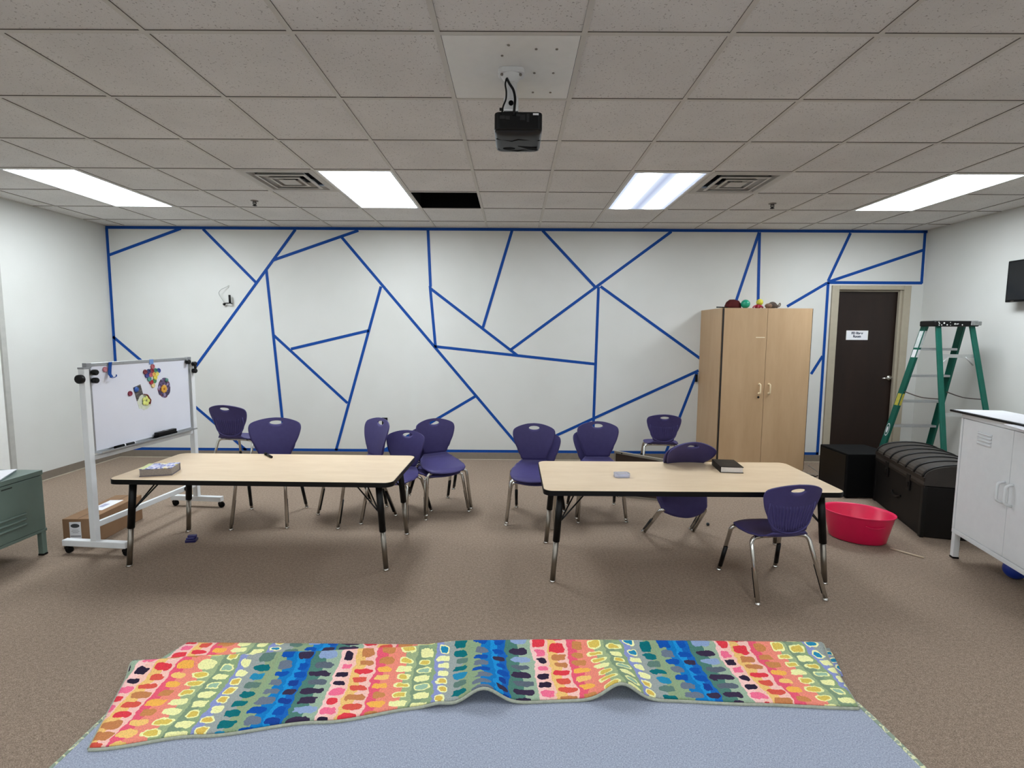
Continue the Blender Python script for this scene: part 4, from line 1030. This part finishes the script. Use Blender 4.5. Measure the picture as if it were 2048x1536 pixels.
# ------------------------------------------------------------------ the rug
def rug_mat():
    k = N('multicolour_rug_pile'); uvn = k.n('ShaderNodeUVMap'); sep = k.n('ShaderNodeSeparateXYZ'); k.l(uvn.outputs[0], sep.inputs[0])
    co3 = uvn.outputs[0]
    X, Y = sep.outputs[0], sep.outputs[1]
    wob = k.math('SUBTRACT', k.noise(co3, 9, 2), .5); wob2 = k.math('SUBTRACT', k.noise(co3, 26, 2), .5)
    u = k.math('DIVIDE', k.math('SUBTRACT', X, .117), .885)
    uw = k.math('ADD', u, k.math('ADD', k.math('MULTIPLY', wob, .05), k.math('MULTIPLY', wob2, .035)))
    fu_all = k.math('FRACT', uw)
    NC = 10.0
    fc = k.n('ShaderNodeFloatCurve'); k.l(fu_all, fc.inputs['Value']); cv = fc.mapping.curves[0]
    bnd = [0, .0825, .19, .29, .395, .494, .575, .675, .785, .86, 1.0]
    cv.points[0].location = (0, 0); cv.points[1].location = (1, 1)
    for i_, b_ in enumerate(bnd[1:-1]): cv.points.new(b_, (i_+1)/10)
    for p_ in cv.points: p_.handle_type = 'VECTOR'
    fc.mapping.update()
    cu = k.math('MULTIPLY', fc.outputs[0], NC-.0001); ci = k.math('FLOOR', cu); fu = k.math('FRACT', cu)
    ufl = k.math('ADD', ci, k.math('MULTIPLY', k.math('FLOOR', uw), NC))
    wn = k.n('ShaderNodeTexWhiteNoise', noise_dimensions='1D'); k.put(wn.inputs['W'], ci)
    rv = k.math('ADD', k.math('DIVIDE', k.math('ADD', Y, k.math('MULTIPLY', wob2, .030)), .056), k.math('MULTIPLY', wn.outputs[0], 1.0))
    ri = k.math('FLOOR', rv); fv = k.math('FRACT', rv)
    cmb = k.n('ShaderNodeCombineXYZ'); k.put(cmb.inputs[0], ci); k.put(cmb.inputs[1], ri)
    wc = k.n('ShaderNodeTexWhiteNoise', noise_dimensions='2D'); k.l(cmb.outputs[0], wc.inputs['Vector']); rnd = wc.outputs[0]
    sc_ = k.n('ShaderNodeSeparateColor'); k.l(wc.outputs[1], sc_.inputs[0])
    dx = k.math('DIVIDE', k.math('SUBTRACT', fu, k.math('ADD', .47, k.math('MULTIPLY', sc_.outputs[0], .06))), k.math('ADD', .30, k.math('MULTIPLY', sc_.outputs[1], .12)))
    dy = k.math('DIVIDE', k.math('SUBTRACT', fv, .5), k.math('ADD', .30, k.math('MULTIPLY', sc_.outputs[2], .12)))
    d = k.math('ADD', k.math('POWER', k.math('ABSOLUTE', dx), 3.6), k.math('POWER', k.math('ABSOLUTE', dy), 3.0))
    inside = k.math('LESS_THAN', d, k.math('ADD', .92, k.math('MULTIPLY', k.math('SUBTRACT', k.noise(co3, 60, 2), .5), 1.0)))
    ringin = k.math('LESS_THAN', d, .30)
    h = lin
    S = lambda cols: [(i/NC+.0001 if i else 0, h(c)) for i, c in enumerate(cols)]
    #        pink-red  | ochre/red | hot pink | coral   | cream/grn | green/crm | violet   | grey/teal | blue     | dark/pale green
    bg1 = S(['F3C4BE', 'EBBE74', 'E65C74', 'EA8A78', '7F9478', '8A93C4', '9AA09C', '8CA27E', '1E8CCB', '4E7A6E'])
    bg2 = S(['F0BEB0', 'F1C0B4', 'EA8A78', '9FAE84', '8FA47C', '9AA09C', '8FA07C', '1676B8', '1A62B0', '9CB098'])
    oa = S(['2E2438', 'DE3E4A', 'F0C272', 'EDEBA8', 'EDEBA8', 'D9B758', '0F6A70', '1450A4', '1B3F8C', '3A2E46'])
    ob = S(['DE3E4A', 'D8584A', 'F0B050', 'D9BC5A', 'D8BC5A', '2786AC', '2786AC', '8CA6DC', '3A3048', '5C6470'])
    oc_ = S(['EE6E8E', 'C27E50', 'C98550', '5E7E44', '9CBCA0', 'EDEBA8', '5E7A70', '6A7484', '1450A4', '8CA0C4'])
    ring = S(['F0B8B0', 'F0B8B0', 'E8647A', 'EDEBA8', 'EDEBA8', 'EFEDB0', '8F9A94', '1676B8', '1A5FAE', '2F5E54'])
    fi = k.math('DIVIDE', k.math('ADD', ci, .5), NC)
    bgm = k.mix(k.math('LESS_THAN', fu, .5), k.ramp(fi, bg2, 'CONSTANT'), k.ramp(fi, bg1, 'CONSTANT'))
    c1 = k.mix(k.math('GREATER_THAN', rnd, .45), k.ramp(fi, oa, 'CONSTANT'), k.ramp(fi, ob, 'CONSTANT'))
    c1 = k.mix(k.math('GREATER_THAN', rnd, .75), c1, k.ramp(fi, oc_, 'CONSTANT'))
    # cream rimmed ovals in the green columns
    iscr = k.math('MULTIPLY', k.math('GREATER_THAN', ci, 2.5), k.math('LESS_THAN', ci, 5.5))
    rimm = k.math('MULTIPLY', iscr, k.math('SUBTRACT', 1.0, ringin))
    cin = k.mix(rimm, c1, k.ramp(fi, ring, 'CONSTANT'))
    col = k.mix(inside, bgm, cin)
    # black ovals at the start of each repeat
    fine = k.ramp(k.noise(co3, 420, 2, .7), [(.3, (.84, .84, .84)), (.7, (1.22, 1.22, 1.22))])
    hea = k.ramp(k.noise(co3, 150, 3, .75), [(.32, (.80, .82, .82)), (.5, (1, 1, 1)), (.7, (1.14, 1.14, 1.12))])
    col = k.mix(1.0, k.mix(1.0, col, hea, 'MULTIPLY'), fine, 'MULTIPLY')
    k.bump(k.noise(co3, 400, 2), .4, .004)
    return k.fin(col, .95, 0, .1)
def backing_mat():
    k = N('grey_rug_backing'); co = k.coord()
    f = k.math('ADD', k.math('MULTIPLY', k.noise(k.coord('Object', (160, 420, 1)), 1, 2, .7), .6), k.math('MULTIPLY', k.noise(k.coord('Object', (420, 120, 1)), 1, 2), .4))
    col = k.ramp(f, [(.34, lin('767C8B')), (.5, lin('9AA1B1')), (.66, lin('BEC4D2'))])
    k.bump(k.noise(co, 240, 2), .4, .004)
    return k.fin(col, .95, 0, .1)
M_rug = rug_mat(); M_back = backing_mat(); M_bind = pm('grey_green_binding', 'A4A898', .8, 0, .2, .15, 90)
rug = thing('area_rug', 'colourful patterned rug folded over itself with grey underside showing, in front', 'rug', (0, 0, 0))
def ip(x, pts):
    if x <= pts[0][0]: return pts[0][1]
    for (a, va), (b, vb) in zip(pts, pts[1:]):
        if x <= b:
            t_ = (x-a)/(b-a); t_ = t_*t_*(3-2*t_); return va+(vb-va)*t_
    return pts[-1][1]
# underside lying on the carpet
g = G(); g.prism([(-1.63, .2), (1.52, .2), (1.455, 1.73), (1.43, 2.08), (1.51, 2.40), (-1.60, 2.40), (-1.616, 2.02)], .001, .010); g.build('underside', M_back, rug)
# patterned strip showing beyond the fold at the far left
g = G(); g.grid(lambda u, v: (-1.66+.064*v+u*(3.15), 2.22+.21*v, .0115+.004*math.sin(PI*v)), 60, 6, uv=lambda u, v: (-1.66+.064*v+u*3.15-.04, 2.3+.21*v)); g.build('far_strip', M_rug, rug, solid=.004)
def ybk(x): return ip(x, [(-1.727, 2.25), (-1.38, 2.292), (-1.0, 2.324), (-.58, 2.36), (-.2, 2.425), (.2, 2.437), (1.6, 2.437)])
def ynr(x): return ip(x, [(-1.539, 1.764), (-1.178, 1.833), (-.752, 1.909), (-.334, 1.996), (-.15, 2.02), (.35, 2.046), (.60, 2.049), (.99, 2.031), (1.42, 2.013)])
def hump(x):
    e = lambda c, w_, h_: h_*math.exp(-((x-c)/w_)**2)
    return e(-.115, .085, .068)+e(.455, .085, .075)+e(-.30, .05, .018)
def flap(u, v):
    xa = -1.727+(1.512+1.727)*u; xb = -1.539+(1.42+1.539)*u
    x = xa+(xb-xa)*v; y = ybk(xa)+(ynr(xb)-ybk(xa))*v
    hx = -1.539+(1.42+1.539)*u
    z = .017+.030*max(0, 1-(v/.16-1)**2 if v < .32 else 0)*0 + (.028*math.exp(-((v-.06)/.10)**2)) + hump(hx-.02*(1-v))*v**1.25
    if v < .045: z = .014+(z-.014)*(v/.045)**.5
    return (x, y, z)
g = G(); g.grid(flap, 150, 30, uv=lambda u, v: (flap(u, v)[0]+.03*(1-v), flap(u, v)[1])); g.build('folded_flap', M_rug, rug, solid=.007, solid_off=-1)
g = G(); path = [Vector(flap(i/150, 1.0)) + Vector((0, -.004, -.003)) for i in range(151)]; g.tube(path, .0065, 8)
g.tube([Vector(flap(0, j/30)) + Vector((-.003, 0, -.003)) for j in range(31)], .0065, 8); g.tube([Vector(flap(1, j/30)) + Vector((.003, 0, -.003)) for j in range(31)], .0065, 8)
g.tube([Vector(flap(i/150, 0)) + Vector((0, .003, -.002)) for i in range(60, 151)], .006, 8)
g.build('binding', M_bind, rug)
k = N('cream_green_edge'); co = k.coord(); M_edge = k.fin(k.ramp(k.noise(co, 38, 1), [(.42, lin('8A9A86')), (.5, lin('D9DBB0')), (.6, lin('9AA594'))], 'CONSTANT'), .9)
g = G(); g.tube(bez([(1.525, .25, .008), (1.462, 1.73, .008), (1.437, 2.05, .008)], 10), .011, 8, flat=.6); g.tube([(-1.633, .25, .008), (-1.61, 1.73, .008), (-1.617, 2.02, .008)], .007, 8)
g.build('side_binding', M_edge, rug)
